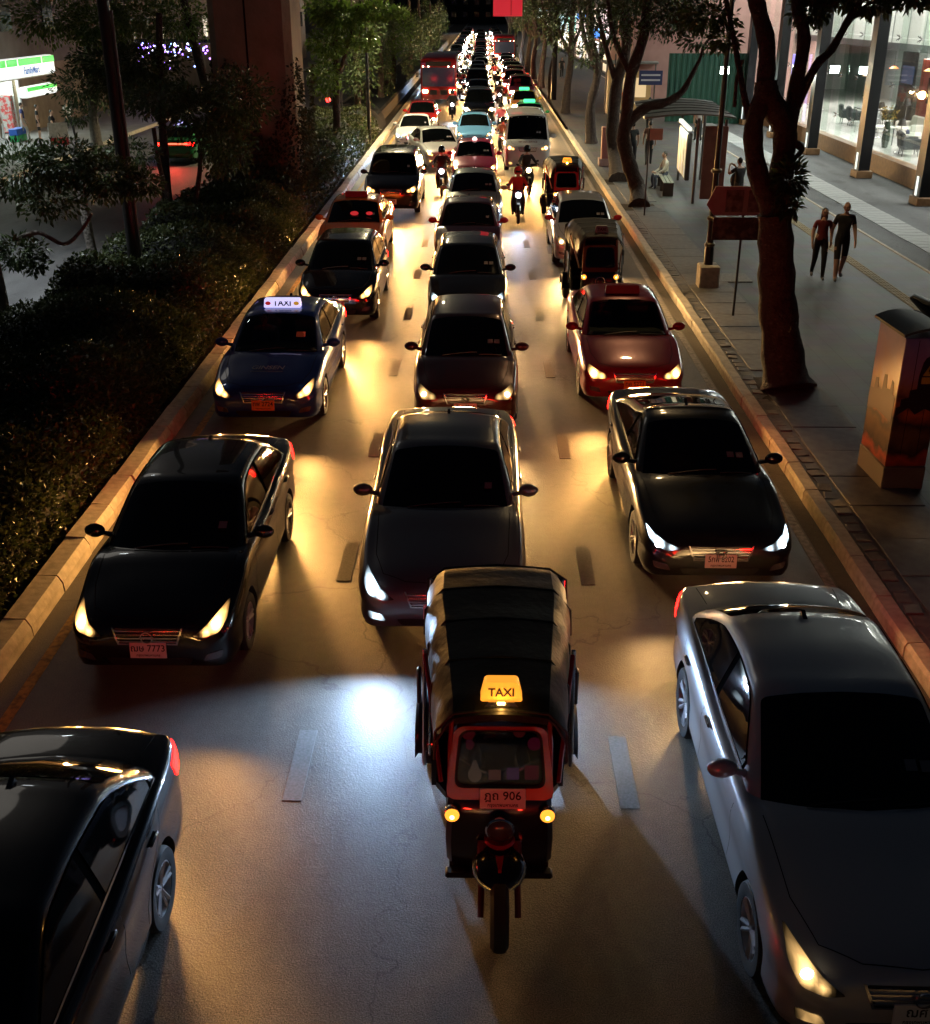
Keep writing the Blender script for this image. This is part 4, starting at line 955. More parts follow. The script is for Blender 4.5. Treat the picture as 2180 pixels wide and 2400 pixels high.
# beside the median
car('black_saloon', 'black saloon cut off by the frame, dark glossy roof, beside the empty yellow-lined gutter', 'small', -3.13, 2.80, BLACKP, 'warm', beam=.3)
car('black_saloon', 'black saloon with large warm headlights and plate 7773 beside the hedge', 'small', -3.24, 9.3, BLACKP, 'warm', beam=.8, plate='ฌษ 7773', emb='ring')
t = car('blue_taxi', 'blue taxi with a lit white TAXI sign on its roof', 'taxi', -3.43, 16.6, BLUE, 'warm', plate='ทพ 2724', platec=PLATEY, emb='oval', opened=True, ws=CLEAR, cat='taxi')
s, y, H_ = roof_sign(t, 'taxi', True, M('taxi_box_lilac', (.7, .7, .8), .4, 0, .5, 0, (.62, .60, 1.0), .95), w=.64)
for sx, mt in ((-1, M('sign_red', (.5, .02, .02), .5, emit=(1, .05, .05), es=.25)), (1, M('sign_amber', (.6, .35, .03), .5, emit=(1, .5, .05), es=.35))):
    e = MB(); e.lathe([(.045, 0), (.045, .004)], (0, 0, 0), 'Y', 18); o = e.build('sign_badge', mt, s, (sx * .245, y - .0725, H_ + .066), (-R(14), 0, 0)); o.scale = (1.05, 1, .72)
hood = M('bonnet_lettering', (.30, .32, .36), .5)
text('bonnet_lettering', 'GINSEN', .16, hood, t, (0, -1.72, .905), (R(12), 0, 0), .001, sx=.95, shear=.2)
MB().box((0, -1.83, .879), (.52, .010, .002), 0, 0, Matrix.Rotation(R(12), 3, 'X')).build('bonnet_line', hood, t)
cabin(t, 'taxi', 'driver in a pale shirt seated inside the blue taxi', cloth('pale', (.35, .33, .28)))
stk = M('permit_sticker', (.45, .05, .04), .6, emit=(1, .12, .05), es=.12)
MB().box((.40, -.68, 1.17), (.15, .005, .11), 0, 0, Matrix.Rotation(R(-56), 3, 'X')).build('permit_sticker', stk, t)
for sx in (1, -1): MB().box((sx * .42, -2.235, .60), (.17, .02, .022), sx * R(-12), 0, None, .005).build('daytime_light', M('led_strip', emit=(1, .95, .9), es=6), t)
car('black_hatchback', 'black hatchback with round fog lamp behind the blue taxi', 'hatch', -3.05, 23.0, BLACKP, 'warm', plate='กจ 7051', emb='oval')
t = car('orange_taxi', 'orange taxi with unlit roof sign and red mirrors', 'taxi', -3.40, 28.7, ORANGE, 'warm', cat='taxi', plate='ทย 118', platec=PLATEY, opened=False, emb='oval')
roof_sign(t, 'taxi', False, REDP, False)
for x_, r_ in ((.02, .11), (.42, .09)): MB().lathe([(r_, 0), (r_, .006)], (0, 0, 0), 'Y', 16).build('windscreen_disc', M('disc_red', (.5, .02, .03), .5, emit=(1, .05, .06), es=.35), t, (x_, -.86, 1.17), (R(-34), 0, 0)).scale = (1, 1, .55)
car('people_carrier', 'dark tall people carrier with toothed chrome grille', 'mpv', -2.90, 36.5, paint('dark_grey', (.02, .02, .022), .3), 'warm', front='round', plate='ฮธ 934', emb='oval')
car('white_saloon', 'white saloon turned across two lanes with fog lamps lit', 'saloon', -1.42, 47.4, WHITE, 'warm', rz=R(13), fog='warm', emb='ring')
car('white_car', 'white car with bluish headlamp against the median kerb', 'coupe', -3.2, 54.3, WHITE, 'white', front='slim', emb='ring')
car('orange_car', 'orange red car behind the white ones beside the ivy', 'hatch', -3.2, 61.5, REDCAR, 'warm', lod=1)
# middle lane
car('silver_saloon', 'saloon ahead of the near tuk-tuk, below the frame, brake lamps lit', 'taxi', .10, -.85, SILVER, 'warm', beam=.2, far=0, glow=5.0, braking=False)
car('grey_saloon', 'grey saloon with white headlamps right behind the tuk-tuk', 'saloon', -.40, 10.1, GREY, 'white', plate='ญข 449', emb='ring', fog='white', beam=1.5, far=.0, tilt=8, cone=104, blend=1.0, glow=1.2)
car('wine_hatchback', 'dark wine red hatchback with glowing red grille, plate 9514', 'hatch', -.23, 16.5, WINE, 'soft', front='round', plate='7กฆ 9514', emb='ess')
car('black_hatchback', 'black hatchback with white headlamps in the middle lane', 'hatch', -.28, 22.6, paint('black_b', (.006, .006, .007), 0), 'white', front='round', emb='oval', beamc='soft')
car('maroon_car', 'maroon car with sunroof and red door mirrors', 'taxi', -.34, 28.3, MAROON, 'soft', mirror=REDP, emb='oval')
car('sage_saloon', 'grey green saloon in front of the pink taxi', 'taxi', -.23, 34.1, SAGE, 'soft', emb='oval')
t = car('pink_taxi', 'pink taxi with a small round roof lamp', 'taxi', -.27, 42.9, PINK, 'warm', cat='taxi', emb='oval')
MB().lathe([(.09, 0), (.10, .03), (.06, .10), (.01, .12)], (0, -.2, 1.46), 'Z', 12).build('taxi_sign', M('pink_lamp', emit=(1, .6, .55), es=2.5), t)
car('sky_blue_taxi', 'sky blue taxi in the middle lane', 'taxi', -.35, 54.6, SKY, 'soft', cat='taxi', lod=1)
# lane beside the pavement
car('silver_saloon', 'large silver saloon cut off by the corner, bright amber headlamp', 'saloon_short', 2.79, 5.07, SILVER, 'soft', fog='soft', beam=.8, plate='ฌศ 6', handles=CHROME, emb='ring', glow=1.0)
car('black_fastback', 'black fastback saloon with slim white lamps, plate 8202', 'coupe', 2.75, 11.3, paint('black_c', (.005, .005, .006), .1), 'white', front='slim', plate='5กพ 8202', emb='aitch', beam=.55, beamc='soft')
t = car('red_taxi', 'dark red taxi with two warm lamps and a driver behind clear glass', 'taxi', 2.57, 17.7, RED, 'warm', front='round', cat='taxi', plate='ทค 5271', platec=PLATEY, opened=True, ws=CLEAR, mirror=REDP, braking=False)
roof_sign(t, 'taxi', False, RED, False)
cabin(t, 'taxi', 'driver in a grey shirt seated inside the dark red taxi', cloth('greyshirt', (.20, .21, .22)))
car('silver_hatchback', 'silver hatchback half hidden by the black-roofed tuk-tuk', 'hatch', 2.72, 28.8, SILVER, 'soft', front='round', emb='oval', mirror=REDP)
t = car('white_van', 'white high-roof van with four warm lamps between two lanes', 'van', 1.86, 46.7, WHITE, 'warm', front='round', fog='warm', cat='van')
text('lettering', 'VIP VAN SERVICE', .10, M('van_ink', (.2, .05, .04), .6), t, (0, -2.60, 1.20), (math.pi / 2 - R(30), 0, 0), .001)
t = car('green_taxi', 'dark taxi with a green roof lamp behind the white van', 'taxi', 2.55, 61.0, GREEN, 'soft', cat='taxi', lod=1)
roof_sign(t, 'taxi', True, M('green_lamp', (.05, .4, .1), emit=(.05, 1, .35), es=1.6), False)
t = car('yellow_taxi', 'green and yellow taxi with green lamp beyond the van', 'taxi', 2.6, 70.5, YEL, 'soft', cat='taxi', lod=1)
roof_sign(t, 'taxi', True, MATS['green_lamp'], False)
# three tuk-tuks
tuktuk('black-roofed tuk-tuk with lit yellow TAXI sign and red windscreen frame', .16, 7.52, REDP, True, 'ฎถ 906')
tuktuk('black-roofed tuk-tuk without lit sign behind the dark red taxi', 2.56, 24.95, M('tuk_copper', (.20, .06, .02), .35, .5), True, signmat=M('grey_disc', (.25, .25, .24), .5))
tuktuk('tuk-tuk with olive front roof and small lit orange sign near the kerb', 2.62, 36.4, REDP, True)
# items behind the near windscreen
charm = [('hanging_charm', -.27, 1.45, (.09, .01, .09), (.5, .02, .04)), ('hanging_charm', -.26, 1.37, (.06, .01, .08), (.4, .02, .08)), ('windscreen_badge', .16, 1.47, (.09, .006, .09), (.45, .03, .03)), ('windscreen_badge', .29, 1.38, (.10, .006, .10), (.5, .02, .10)), ('small_card', -.045, 1.15, (.09, .006, .08), (.6, .25, .22)), ('small_card', .11, 1.16, (.09, .006, .09), (.4, .15, .4)), ('small_card', .27, 1.17, (.10, .006, .11), (.55, .06, .12)), ('small_fan', -.215, 1.15, (.10, .01, .12), (.6, .42, .32))]
for nm, a, z, d, c in charm:
    if nm in ('windscreen_badge', 'hanging_charm', 'small_fan'):
        b = MB(); n = 14; b.prism([(d[0] / 2 * math.cos(2 * math.pi * i / n) * (1 + .12 * (nm == 'hanging_charm') * math.cos(5 * 2 * math.pi * i / n)), d[2] / 2 * math.sin(2 * math.pi * i / n) + (.05 * (nm == 'small_fan' and i in (3, 4)))) for i in range(n)], lambda p_, q_, r_: (p_, r_, q_), 0, .008)
    else: b = MB().box((0, 0, 0), d, 0, 0, None, .003)
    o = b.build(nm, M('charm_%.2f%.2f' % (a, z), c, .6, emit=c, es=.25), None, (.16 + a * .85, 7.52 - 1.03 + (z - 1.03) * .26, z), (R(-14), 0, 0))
    tag(o, {'hanging_charm': 'red garland charm', 'windscreen_badge': 'round red badge', 'small_card': 'small printed card', 'small_fan': 'pale drop-shaped fan'}[nm] + {-.27: ' at the top corner of', -.26: ' hanging below the garland behind', .16: ' near the top of', .29: ' with lettering below the top corner of', -.045: ' in pink left of the blue phone behind', .11: ' lit blue at the foot of', .27: ' in red at the lower corner of', -.215: ' at the lower corner of'}[a] + ' the near tuk-tuk windscreen', 'charm' if 'charm' in nm else 'card' if 'card' in nm else 'badge' if 'badge' in nm else 'fan')
MB().box((0, 0, 0), (.045, .01, .06)).build('phone', M('phone_screen', emit=(.35, .5, 1), es=4), None, (.255, 6.53, 1.155), (R(-14), 0, 0)); tag(bpy.data.objects['phone'], 'phone with a blue lit screen on the tuk-tuk dashboard', 'phone')
person('driver in a dark shirt on the front seat of the near tuk-tuk', (.16, 7.14, .13), 0, cloth('tukdriver', (.03, .03, .035)), cloth('tuktrous', (.02, .02, .02)), 'sit', seed=1, sleeves='long', h=1.55)
# motorbikes with riders
DJ, RJ, PJ, KH = cloth('dark_jacket', (.02, .02, .022)), cloth('red_jacket', (.42, .03, .03)), cloth('pink_vest', (.50, .10, .12)), cloth('khaki', (.16, .12, .07))
HB, HR = M('helmet_black', (.01, .01, .012), .15, 0, .5, .6), M('helmet_red', (.4, .02, .02), .2, 0, .5, .6)
JEAN = cloth('jeans', (.02, .025, .04))
DRK = paint('bike_black', (.01, .01, .012))
def biker(lb, x, y, bikec, jacket, hel, lamps, rz=0, lod=0, beam=.5):
    motorbike('motorbike ' + lb, x, y, bikec, lamps, rz, beam, lod)
    person('rider ' + lb, (x - .02 * math.sin(rz), y + .18, .02), rz, jacket, JEAN, 'ride', helmet=hel, sleeves='long', group='motorbike riders', shoe=BLACK)
biker('in a red jacket between the sage saloon and the tuk-tuk', 1.15, 35.9, DRK, RJ, HR, 'white')
biker('in a dark jacket just in front of the white van', 1.62, 41.6, DRK, DJ, HB, 'warm', R(8))
biker('in khaki beside the sky blue taxi', .95, 52.6, DRK, KH, HB, 'warm')
biker('in a pink vest further back beside the van', 1.0, 60.5, DRK, PJ, HB, 'warm', 0, 1)
biker('in black squeezing past the pink taxi by the white saloon', -1.42, 41.3, DRK, DJ, HB, 'white')
biker('in black next to the red bus', -1.75, 70.0, DRK, DJ, HB, 'white', 0, 1)
biker('in dark clothes with blue lamp left of the green taxi', 1.15, 78.0, DRK, DJ, HB, 'white', 0, 1)
# bus
def bus(label, x, yf, col, L=11, lamps='warm', w=2.45, h=3.0):
    t = thing('bus', label, 'bus', (x, yf, 0), 0); hw = w / 2
    b = MB(); rings = []
    for y, k, zt in ((0, .95, h - .25), (.06, .985, h - .1), (.25, 1, h), (L - .2, 1, h), (L, .96, h - .15)):
        rings.append([(a * hw * k, y + (.05 if abs(a) > .9 and y < .1 else 0), z) for a, z in ((-.93, .32), (-1, .45), (-1, zt - .18), (-.93, zt - .05), (-.8, zt), (.8, zt), (.93, zt - .05), (1, zt - .18), (1, .45), (.93, .32))])
    b.loft(rings); b.build('body', col, t)
    MB().prism(rpoly([(-hw * .9, 1.15), (hw * .9, 1.15), (hw * .88, 2.35), (-hw * .88, 2.35)], .08), lambda a, z, d: (a, d, z), -.02, .03).build('windshield', M('bus_glass', (.03, .035, .05), .08, 0, .5, 0, (.35, .42, .7), .02), t)
    MB().prism(rpoly([(-hw * .7, 2.45), (hw * .7, 2.45), (hw * .7, 2.72), (-hw * .7, 2.72)], .04), lambda a, z, d: (a, d, z), -.015, .03).build('destination_board', BLACK, t)
    for i in range(4): MB().ball(((-.85, -.55, .55, .85)[i] * hw, -.02, 2.42), (.05, .04, .04), 8, 0, 5).build('marker_lamp', M('marker_lamp', emit=(1, .7, .45), es=14), t)
    for sx in (1, -1):
        MB().box((sx * hw * .74, -.02, .85), (.34, .06, .20), 0, 0, None, .03).build('headlight', BULB[lamps], t)
        MB().box((sx * hw * .30, -.005, .78), (.5, .02, .3)).build('bumper_panel', BLACK, t)
        m = MB(); m.tube([(sx * hw * .95, .1, 2.2), (sx * (hw + .2), -.15, 2.25), (sx * (hw + .22), -.18, 2.0)], .02, 6); m.box((sx * (hw + .22), -.18, 1.9), (.16, .06, .3), 0, 0, None, .02); m.build('mirror', BLACK, t)
        for yw in (2.2, L - 3): inst('wheel', wheel_meshes(.48, 'wheelbus')[0], t, (sx * (hw - .12), yw, .48))
        for i in range(5): MB().box((sx * (hw + .004), 1.2 + i * 1.9, 1.75), (.012, 1.7, .9), 0, 0, None, .004).build('side_window', GLASS, t)
    for lx in (-.74, .74): lamp('SPOT', 'headlight_beam', (lx * hw, -.12, .85), BEAM, BEAMC[lamps], t, (math.pi / 2 - R(6), 0, math.pi), .06, 74, 1, 2.0)
    return t
bus('red bus with orange marker lamps along its roof front', -2.95, 80.5, paint('bus_red', (.28, .012, .012), 0, .3))
bus('far red bus at the pavement side under the red screen', 2.55, 138, REDP, 9, 'soft')
# the queue further back, lane by lane
ORD = ['first', 'second', 'third', 'fourth', 'fifth', 'sixth', 'seventh', 'eighth', 'ninth', 'tenth', 'eleventh', 'twelfth', 'thirteenth', 'fourteenth', 'fifteenth', 'sixteenth', 'seventeenth', 'eighteenth', 'nineteenth', 'twentieth', 'twenty-first', 'twenty-second', 'twenty-third', 'twenty-fourth', 'twenty-fifth', 'twenty-sixth']
PAL = [(BLACKP, 'black'), (SILVER, 'silver'), (WHITE, 'white'), (GREY, 'grey'), (BRONZE, 'bronze'), (MAROON, 'maroon'), (REDCAR, 'red'), (PINK, 'pink')]
rq = random.Random(11)
for lane, x0, y, nm, ref in ((0, -3.05, 98, 'the median lane', 'behind the red bus'), (1, -.25, 66.5, 'the middle lane', 'behind the sky blue taxi'), (2, 2.6, 80, 'the pavement lane', 'behind the yellow taxi')):
    i = 0
    while y < 300 and i < 26:
        key = rq.choice(['taxi', 'small', 'hatch', 'saloon', 'mpv', 'taxi']); pt, cn = rq.choice(PAL)
        if lane == 1 and i < 4: pt, cn = (BLACKP, 'black') if i != 1 else (BRONZE, 'bronze')
        if lane == 2 and i in (1, 2): pt, cn = REDCAR, 'red'
        lt = rq.choice(['warm', 'warm', 'soft', 'white'])
        if not (lane == 2 and 132 < y < 150):
            car('distant_car', '%s car, %s in %s %s' % (cn, ORD[i], nm, ref), key, x0 + rq.uniform(-.2, .2), y, pt, lt, lod=1 if y < 100 else 2, group='cars queuing far back', beam=1.0, front='round')
        y += PRE[key]['L'] + rq.uniform(1.2, 3.2) + max(0, y - 150) * .02; i += 1
for i, (x, y) in enumerate([(-1.6, 86), (-1.5, 92), (-1.75, 99), (1.2, 90), (1.1, 104), (-1.6, 113), (1.2, 120), (-1.5, 128), (1.15, 145), (-1.6, 150), (1.2, 165), (-1.55, 175)]):
    biker('%s of those threading between the far cars' % ORD[i], x, y, DRK, [DJ, RJ, KH][i % 3], HB, ['warm', 'white'][i % 2], 0, 1, .6 if y < 110 else 0)
# ---------------------------------------------------------------- vegetation tools
import numpy as np
def leafmat(name, c0, c1, rough=.5):
    m = bpy.data.materials.new(name); m.use_nodes = True; MATS[name] = m
    n, l, b = nodes(m); g = n.new('ShaderNodeNewGeometry'); rp = n.new('ShaderNodeValToRGB')
    rp.color_ramp.elements[0].color, rp.color_ramp.elements[1].color = (*c0, 1), (*c1, 1)
    l.new(g.outputs['Random Per Island'], rp.inputs[0]); l.new(rp.outputs[0], b.inputs['Base Color']); b.inputs['Roughness'].default_value = rough
    ad = n.new('ShaderNodeMixShader'); ad.inputs[0].default_value = .22; tr = n.new('ShaderNodeBsdfTranslucent'); l.new(rp.outputs[0], tr.inputs[0])
    o = n['Material Output']; l.new(b.outputs[0], ad.inputs[1]); l.new(tr.outputs[0], ad.inputs[2]); l.new(ad.outputs[0], o.inputs[0]); return m
LEAF = leafmat('leaf_dark', (.022, .042, .012), (.055, .085, .022)); LEAFB = leafmat('leaf_lamplit', (.05, .11, .014), (.14, .23, .04)); LEAFH = leafmat('leaf_hedge', (.022, .038, .012), (.075, .085, .028), .42); IVY = leafmat('leaf_ivy', (.02, .026, .010), (.05, .05, .02))  # LEAFB: greens brightened in place of lamplight on the leaves
def leaves(name, P, N, size, mat, parent=None, droop=.35, asp=.42, seed=0):
    """P points, N outward directions (numpy); folded leaf blades, 4 triangles each"""
    rg = np.random.default_rng(seed); n = len(P)
    d = N + rg.normal(0, .55, (n, 3)); d[:, 2] -= droop * rg.random(n) * 1.6; d /= np.linalg.norm(d, axis=1)[:, None] + 1e-9
    u = np.cross(d, rg.normal(0, 1, (n, 3)) + np.array([0, 0, 1.2])); u /= np.linalg.norm(u, axis=1)[:, None] + 1e-9
    w = np.cross(u, d); s = (size * (.45 + .65 * rg.random(n)))[:, None]
    a = P; m1 = P + d * s * .45; t = P + d * s - w * s * .12
    V = np.stack([a, m1 + u * s * asp * .5 + w * s * .08, t, m1 - u * s * asp * .5 + w * s * .08, m1 - w * s * .02], 1).reshape(-1, 3)
    b = np.arange(n)[:, None] * 5
    F = np.concatenate([b + np.array([0, 1, 4]), b + np.array([1, 2, 4]), b + np.array([2, 3, 4]), b + np.array([3, 0, 4])], 0)
    me = bpy.data.meshes.new(name); me.vertices.add(len(V)); me.vertices.foreach_set('co', V.ravel().astype(np.float32))
    me.loops.add(F.size); me.loops.foreach_set('vertex_index', F.ravel().astype(np.int32)); me.polygons.add(len(F))
    me.polygons.foreach_set('loop_start', np.arange(0, F.size, 3, dtype=np.int32)); me.polygons.foreach_set('loop_total', np.full(len(F), 3, np.int32))
    me.materials.append(mat); me.update(); me.validate(); return inst(name, me, parent)
def cluster(c, r, n, rg, shell=.55):
    q = rg.normal(0, 1, (n, 3)); q /= np.linalg.norm(q, axis=1)[:, None]; k = (shell + (1 - shell) * rg.random(n))[:, None]
    return np.array(c) + q * k * np.array(r), q
BARK = M('bark', (.030, .019, .014), .9, noise=(9, (.065, .045, .035), .3, .7), bump=(22, 1.0, .05))
BARKP = M('bark_pale', (.10, .085, .07), .9, noise=(9, (.16, .14, .12), .3, .7), bump=(22, .8, .04))
def limb(mb, pts, r0, r1, n=9, m=0):
    P = catmull(pts, 4); k = len(P)
    mb.tube(P, [(r0 + (r1 - r0) * i / (k - 1)) * (1 + .07 * math.sin(i * 1.9 + r0 * 40) + (.38 * math.exp(-i / 1.3) if n == 11 else 0)) for i in range(k)], n, m)
def tree(name, label, base, limbs, crowns, mat=LEAF, bark=BARK, size=.13, seed=0, group=None, flare=True, cat='tree'):
    """limbs: (points, r0, r1) in world coordinates; crowns: (centre, radii, count)"""
    t = thing(name, label, cat, base, 0, group); bx = Vector(base); tr = MB()
    for i, (pts, a, b) in enumerate(limbs):
        limb(tr, [Vector(p) - bx for p in pts], a, b, 11 if i == 0 else 8)
    tr.build('trunk', bark, t, smooth=60)
    rg = np.random.default_rng(seed); P, N = [], []
    for c, r, n in crowns:
        p, q = cluster(Vector(c) - bx, r, int(n * 1.7), rg, .35); P.append(p); N.append(q)
    if P: leaves('crown', np.concatenate(P), np.concatenate(N), size, mat, t, seed=seed)
    return t
def sub(c, r, n, k, seed, spread=.85):
    """break one crown volume into k uneven clumps"""
    rr = random.Random(seed); out = []
    for i in range(k):
        a = [rr.gauss(0, .45) for _ in range(3)]; f = rr.uniform(.28, .5)
        out.append(((c[0] + a[0] * r[0] * spread, c[1] + a[1] * r[1] * spread, c[2] + a[2] * r[2] * spread), (r[0] * f, r[1] * f, r[2] * f), n // k))
    return out
# ---------------------------------------------------------------- trees along the pavement
D = 18.8; A = lambda px, py, dy=0: at(px, py, D + dy)
base = onz(1845, 912, .165)
tree('street_tree', 'big forked tree nearest the camera on the pavement, leaves sprouting from its trunk', base,
     [([base, A(1832, 800), A(1822, 690), A(1820, 590), A(1816, 500)], .36, .27), ([A(1816, 520), A(1775, 400), A(1766, 300), A(1790, 215), A(1798, 110), A(1775, 10), A(1750, -120)], .17, .12),
      ([A(1818, 500), A(1835, 380, .15), A(1838, 300, .15), A(1800, 225), A(1795, 190)], .20, .18), ([A(1840, 330, .1), A(1862, 220, .2), A(1885, 90, .3), A(1868, 10, .4), A(1880, -120, .5)], .13, .08),
      ([A(1850, 345, .1), A(1866, 255, .2), A(1912, 155, .3), A(1950, 115, .4), A(1995, 35, .5), A(2040, -30, .6)], .085, .05), ([A(1950, 115, .4), A(1985, 60, .5), A(2025, 17, .6), A(2070, -10, .7)], .04, .025), ([A(1766, 330), A(1740, 200, .3), A(1718, 80, .6), A(1690, -60, .9)], .06, .035),
      ([A(1722, 250, .5), A(1728, 180, .4), A(1742, 140, .4)], .03, .03), ([A(1862, 335, .1), A(1880, 350, .0), A(1862, 372, -.1)], .07, .03)],
     [(A(1850, 420, -.2), (.26, .25, .30), 220), (A(1845, 480, -.25), (.20, .22, .22), 120), (A(2030, 5, .6), (.55, .5, .18), 300), (A(2140, -10, .4), (.4, .4, .16), 200), (A(1900, 25, .5), (.30, .4, .22), 260), (A(1930, -20, .5), (.5, .5, .25), 300), (A(1660, 40, 1), (.5, .5, .22), 200), (A(1700, 90, .8), (.25, .3, .2), 90)] + sub((6.5, 19.5, 7.4), (3, 3, 1.0), 3500, 14, 5), LEAF, seed=1, size=.17)
D = 38.2; base = onz(1498, 486, .165)
tree('street_tree', 'leaning tree whose low limb reaches over the bus shelter', base, [([base, A(1494, 440), A(1478, 393), A(1462, 328), A(1468, 280), A(1480, 175), A(1508, 87), A(1520, -20)], .28, .15), ([A(1466, 295), A(1512, 253), A(1560, 240), A(1598, 216), A(1622, 175), A(1640, 140)], .19, .05), ([A(1480, 180), A(1440, 90), A(1425, 0)], .10, .06), ([A(1640, 140), A(1655, 100), A(1690, 60)], .05, .03)],
     [(A(1650, 95), (.9, .8, .35), 260), (A(1610, 45), (1.2, 1, .4), 300), (A(1560, 60), (.8, .8, .5), 220)] + sub((5.0, 38.5, 6.6), (3, 2.5, 1.6), 2600, 12, 6), seed=2, size=.2)
D = 45.3; base = onz(1450, 427, .165)
tree('street_tree', 'straight tree rising right behind the leaning one', base, [([base, A(1442, 360), A(1436, 306), A(1446, 197), A(1468, 109), A(1462, 0)], .30, .18), ([A(1446, 200), A(1420, 110), A(1400, 20)], .12, .07)], sub((5.2, 45, 6.6), (3, 2.5, 1.6), 1700, 10, 7), seed=3, size=.2)
for i, (px, py, lean) in enumerate([(1386, 336, -.3), (1325, 265, .2), (1293, 232, -.2), (1268, 205, .1), (1250, 186, -.1), (1236, 170, .15), (1222, 156, 0), (1205, 134, .1), (1192, 115, -.1)]):
    b = onz(px, py, .165); D = b.y
    tree('street_tree', 'slim dark tree, %s in the row running back along the kerb' % ORD[i], b, [([b, b + Vector((lean * .4, 0, 1.6)), b + Vector((lean * .2 + .2, 0, 3.2)), b + Vector((lean, 0, 5.0)), b + Vector((lean * 1.6, 0, 7.5))], .24, .14), ([b + Vector((lean * .2 + .2, 0, 3.2)), b + Vector((-.5, .2, 4.6)), b + Vector((-.9, .3, 6.5))], .13, .07), ([b + Vector((lean * .3 + .2, 0, 3.6)), b + Vector((.8, .2, 5.0)), b + Vector((1.2, .3, 7))], .11, .06)],
         sub((b.x + .2, b.y, 6.4), (2.6, 2.6, 2.2), 1500, 10, 20 + i), seed=30 + i, size=.24, group='slim trees in a row along the kerb')
# tree pits
for px, py in ((1845, 912), (1498, 486), (1450, 427)):
    b = onz(px, py, .165); MB().box((b.x, b.y, .168), (1.1, 1.3, .012)).build('tree_pit', SOIL, pav, smooth=0)
# ---------------------------------------------------------------- street furniture on the pavement
POLE = M('pole_paint', (.022, .02, .02), .4, .3)
t = thing('lamp_post', 'dark banded lamp post on a concrete block beside the sign board', 'lamp post', onz(1655, 672, .165))
b = MB(); b.lathe([(.11, .5), (.11, .9), (.085, 1.0), (.085, 1.55), (.075, 1.6), (.06, 3.0), (.05, 8.0)], ax='Z', n=12); b.build('shaft', POLE, t)
for z in (.95, 1.55, 2.6): MB().lathe([(.11, z), (.125, z + .03), (.125, z + .06), (.10, z + .09)], ax='Z', n=12).build('band', M('pole_band', (.10, .08, .05), .4, .6), t)
MB().box((0.02, 0, .26), (.46, .50, .54), 0, 0, None, .03).build('concrete_base', CONC, t)
q = MB(); q.tube([(0, 0, 7.9), (-.5, 0, 8.4), (-1.3, 0, 8.5)], .05, 8); q.build('lamp_arm', POLE, t); MB().box((-1.6, 0, 8.48), (.75, .3, .13), 0, 0, None, .04).build('lamp_head', DARKM, t); MB().box((-1.6, 0, 8.40), (.55, .22, .02)).build('lamp_glass', M('sodium_glass', emit=(1, .70, .34), es=30), t)
lamp('SPOT', 'street_lamp_beam', (-1.6, 0, 8.35), 75, (1, .66, .30), t, (0, R(-8), 0), .15, 150, .6)
b = MB().box((.75, .9, .012), (.9, .9, .024)); b.build('manhole_cover', M('cover_plate', (.09, .09, .085), .7, noise=(30, (.17, .165, .15), .4, .6)), pav, onz(1655, 672, .165))
PINKB = M('board_pink', (.34, .20, .18), .6, noise=(3, (.42, .27, .24), .3, .7)); BROWNB = M('board_brown', (.05, .022, .015), .6, noise=(7, (.22, .12, .08), .45, .7)); PRINT = M('board_print', (.08, .04, .035), .6, noise=(9, (.28, .17, .14), .35, .7))
t = thing('sign_board', 'pink and brown picture boards on a thin post, upper one arrow shaped', 'sign', onz(1718, 741, .165))
MB().tube([(0, 0, 0), (0, 0, 2.70)], .025, 8).build('post', POLE, t)
MB().prism([(-.78, 2.33), (-.62, 2.70), (.42, 2.70), (.42, 2.12), (-.62, 2.12)], lambda a, z, d: (a, d, z), -.06, -.03).build('arrow_panel', PINKB, t)
for a in (-.22, .24): MB().box((a, -.066, 2.41), (.36, .01, .44), 0, 0, None, .004).build('picture', PRINT, t)
MB().prism(rpoly([(-.62, 1.62), (.44, 1.62), (.44, 2.08), (-.62, 2.08)], .03), lambda a, z, d: (a, d, z), -.06, -.03).build('lower_panel', BROWNB, t)
t = thing('bus_stop_sign', 'thin bus stop post with a small pink panel in front of the shelter', 'sign', onz(1510, 506, .165))
MB().tube([(0, 0, 0), (0, 0, 2.62)], .022, 8).build('post', POLE, t); MB().box((.20, 0, 2.45), (.42, .04, .34), 0, 0, None, .01).build('panel', PINKB, t)
# bus shelter with a lit advertising panel
t = thing('bus_shelter', 'bus shelter with curved grey roof and a lit advertising panel', 'bus shelter', (7.0, 40.8, .165), R(-4))
ST = M('shelter_steel', (.09, .085, .08), .45, .5); SHR = M('shelter_roof', (.16, .165, .16), .5)
rf = MB(); rings = []
for i in range(13):
    a = -1.55 + 2.9 * i / 12; z = 2.62 + .22 * math.cos(a * .75); rings.append([(a, -3.2, z), (a, 3.4, z), (a, 3.4, z + .05), (a, -3.2, z + .05)])
rf.loft(rings); r_ = rf.build('roof', SHR, t)
for i in range(1, 6):
    y = -3.2 + 6.6 * i / 6; q = MB(); q.tube([(-1.55 + 2.9 * j / 8, y, 2.68 + .22 * math.cos((-1.55 + 2.9 * j / 8) * .75)) for j in range(9)], .02, 5); q.build('roof_rib', ST, r_)
for (x, y) in ((.25, -2.6), (.25, 2.8), (1.1, -2.9), (1.1, 3.0)): MB().tube([(x, y, 0), (x, y, 2.7)], .05, 8).build('post', ST, t)
AD = bpy.data.materials.new('advert_print'); AD.use_nodes = True; n, l, b_ = nodes(AD)
tc = n.new('ShaderNodeTexCoord'); mp = n.new('ShaderNodeMapping'); mp.inputs['Scale'].default_value = (1, 3.0, .35); wv = n.new('ShaderNodeTexNoise'); wv.inputs['Scale'].default_value = 1.6; wv.inputs['Detail'].default_value = 3
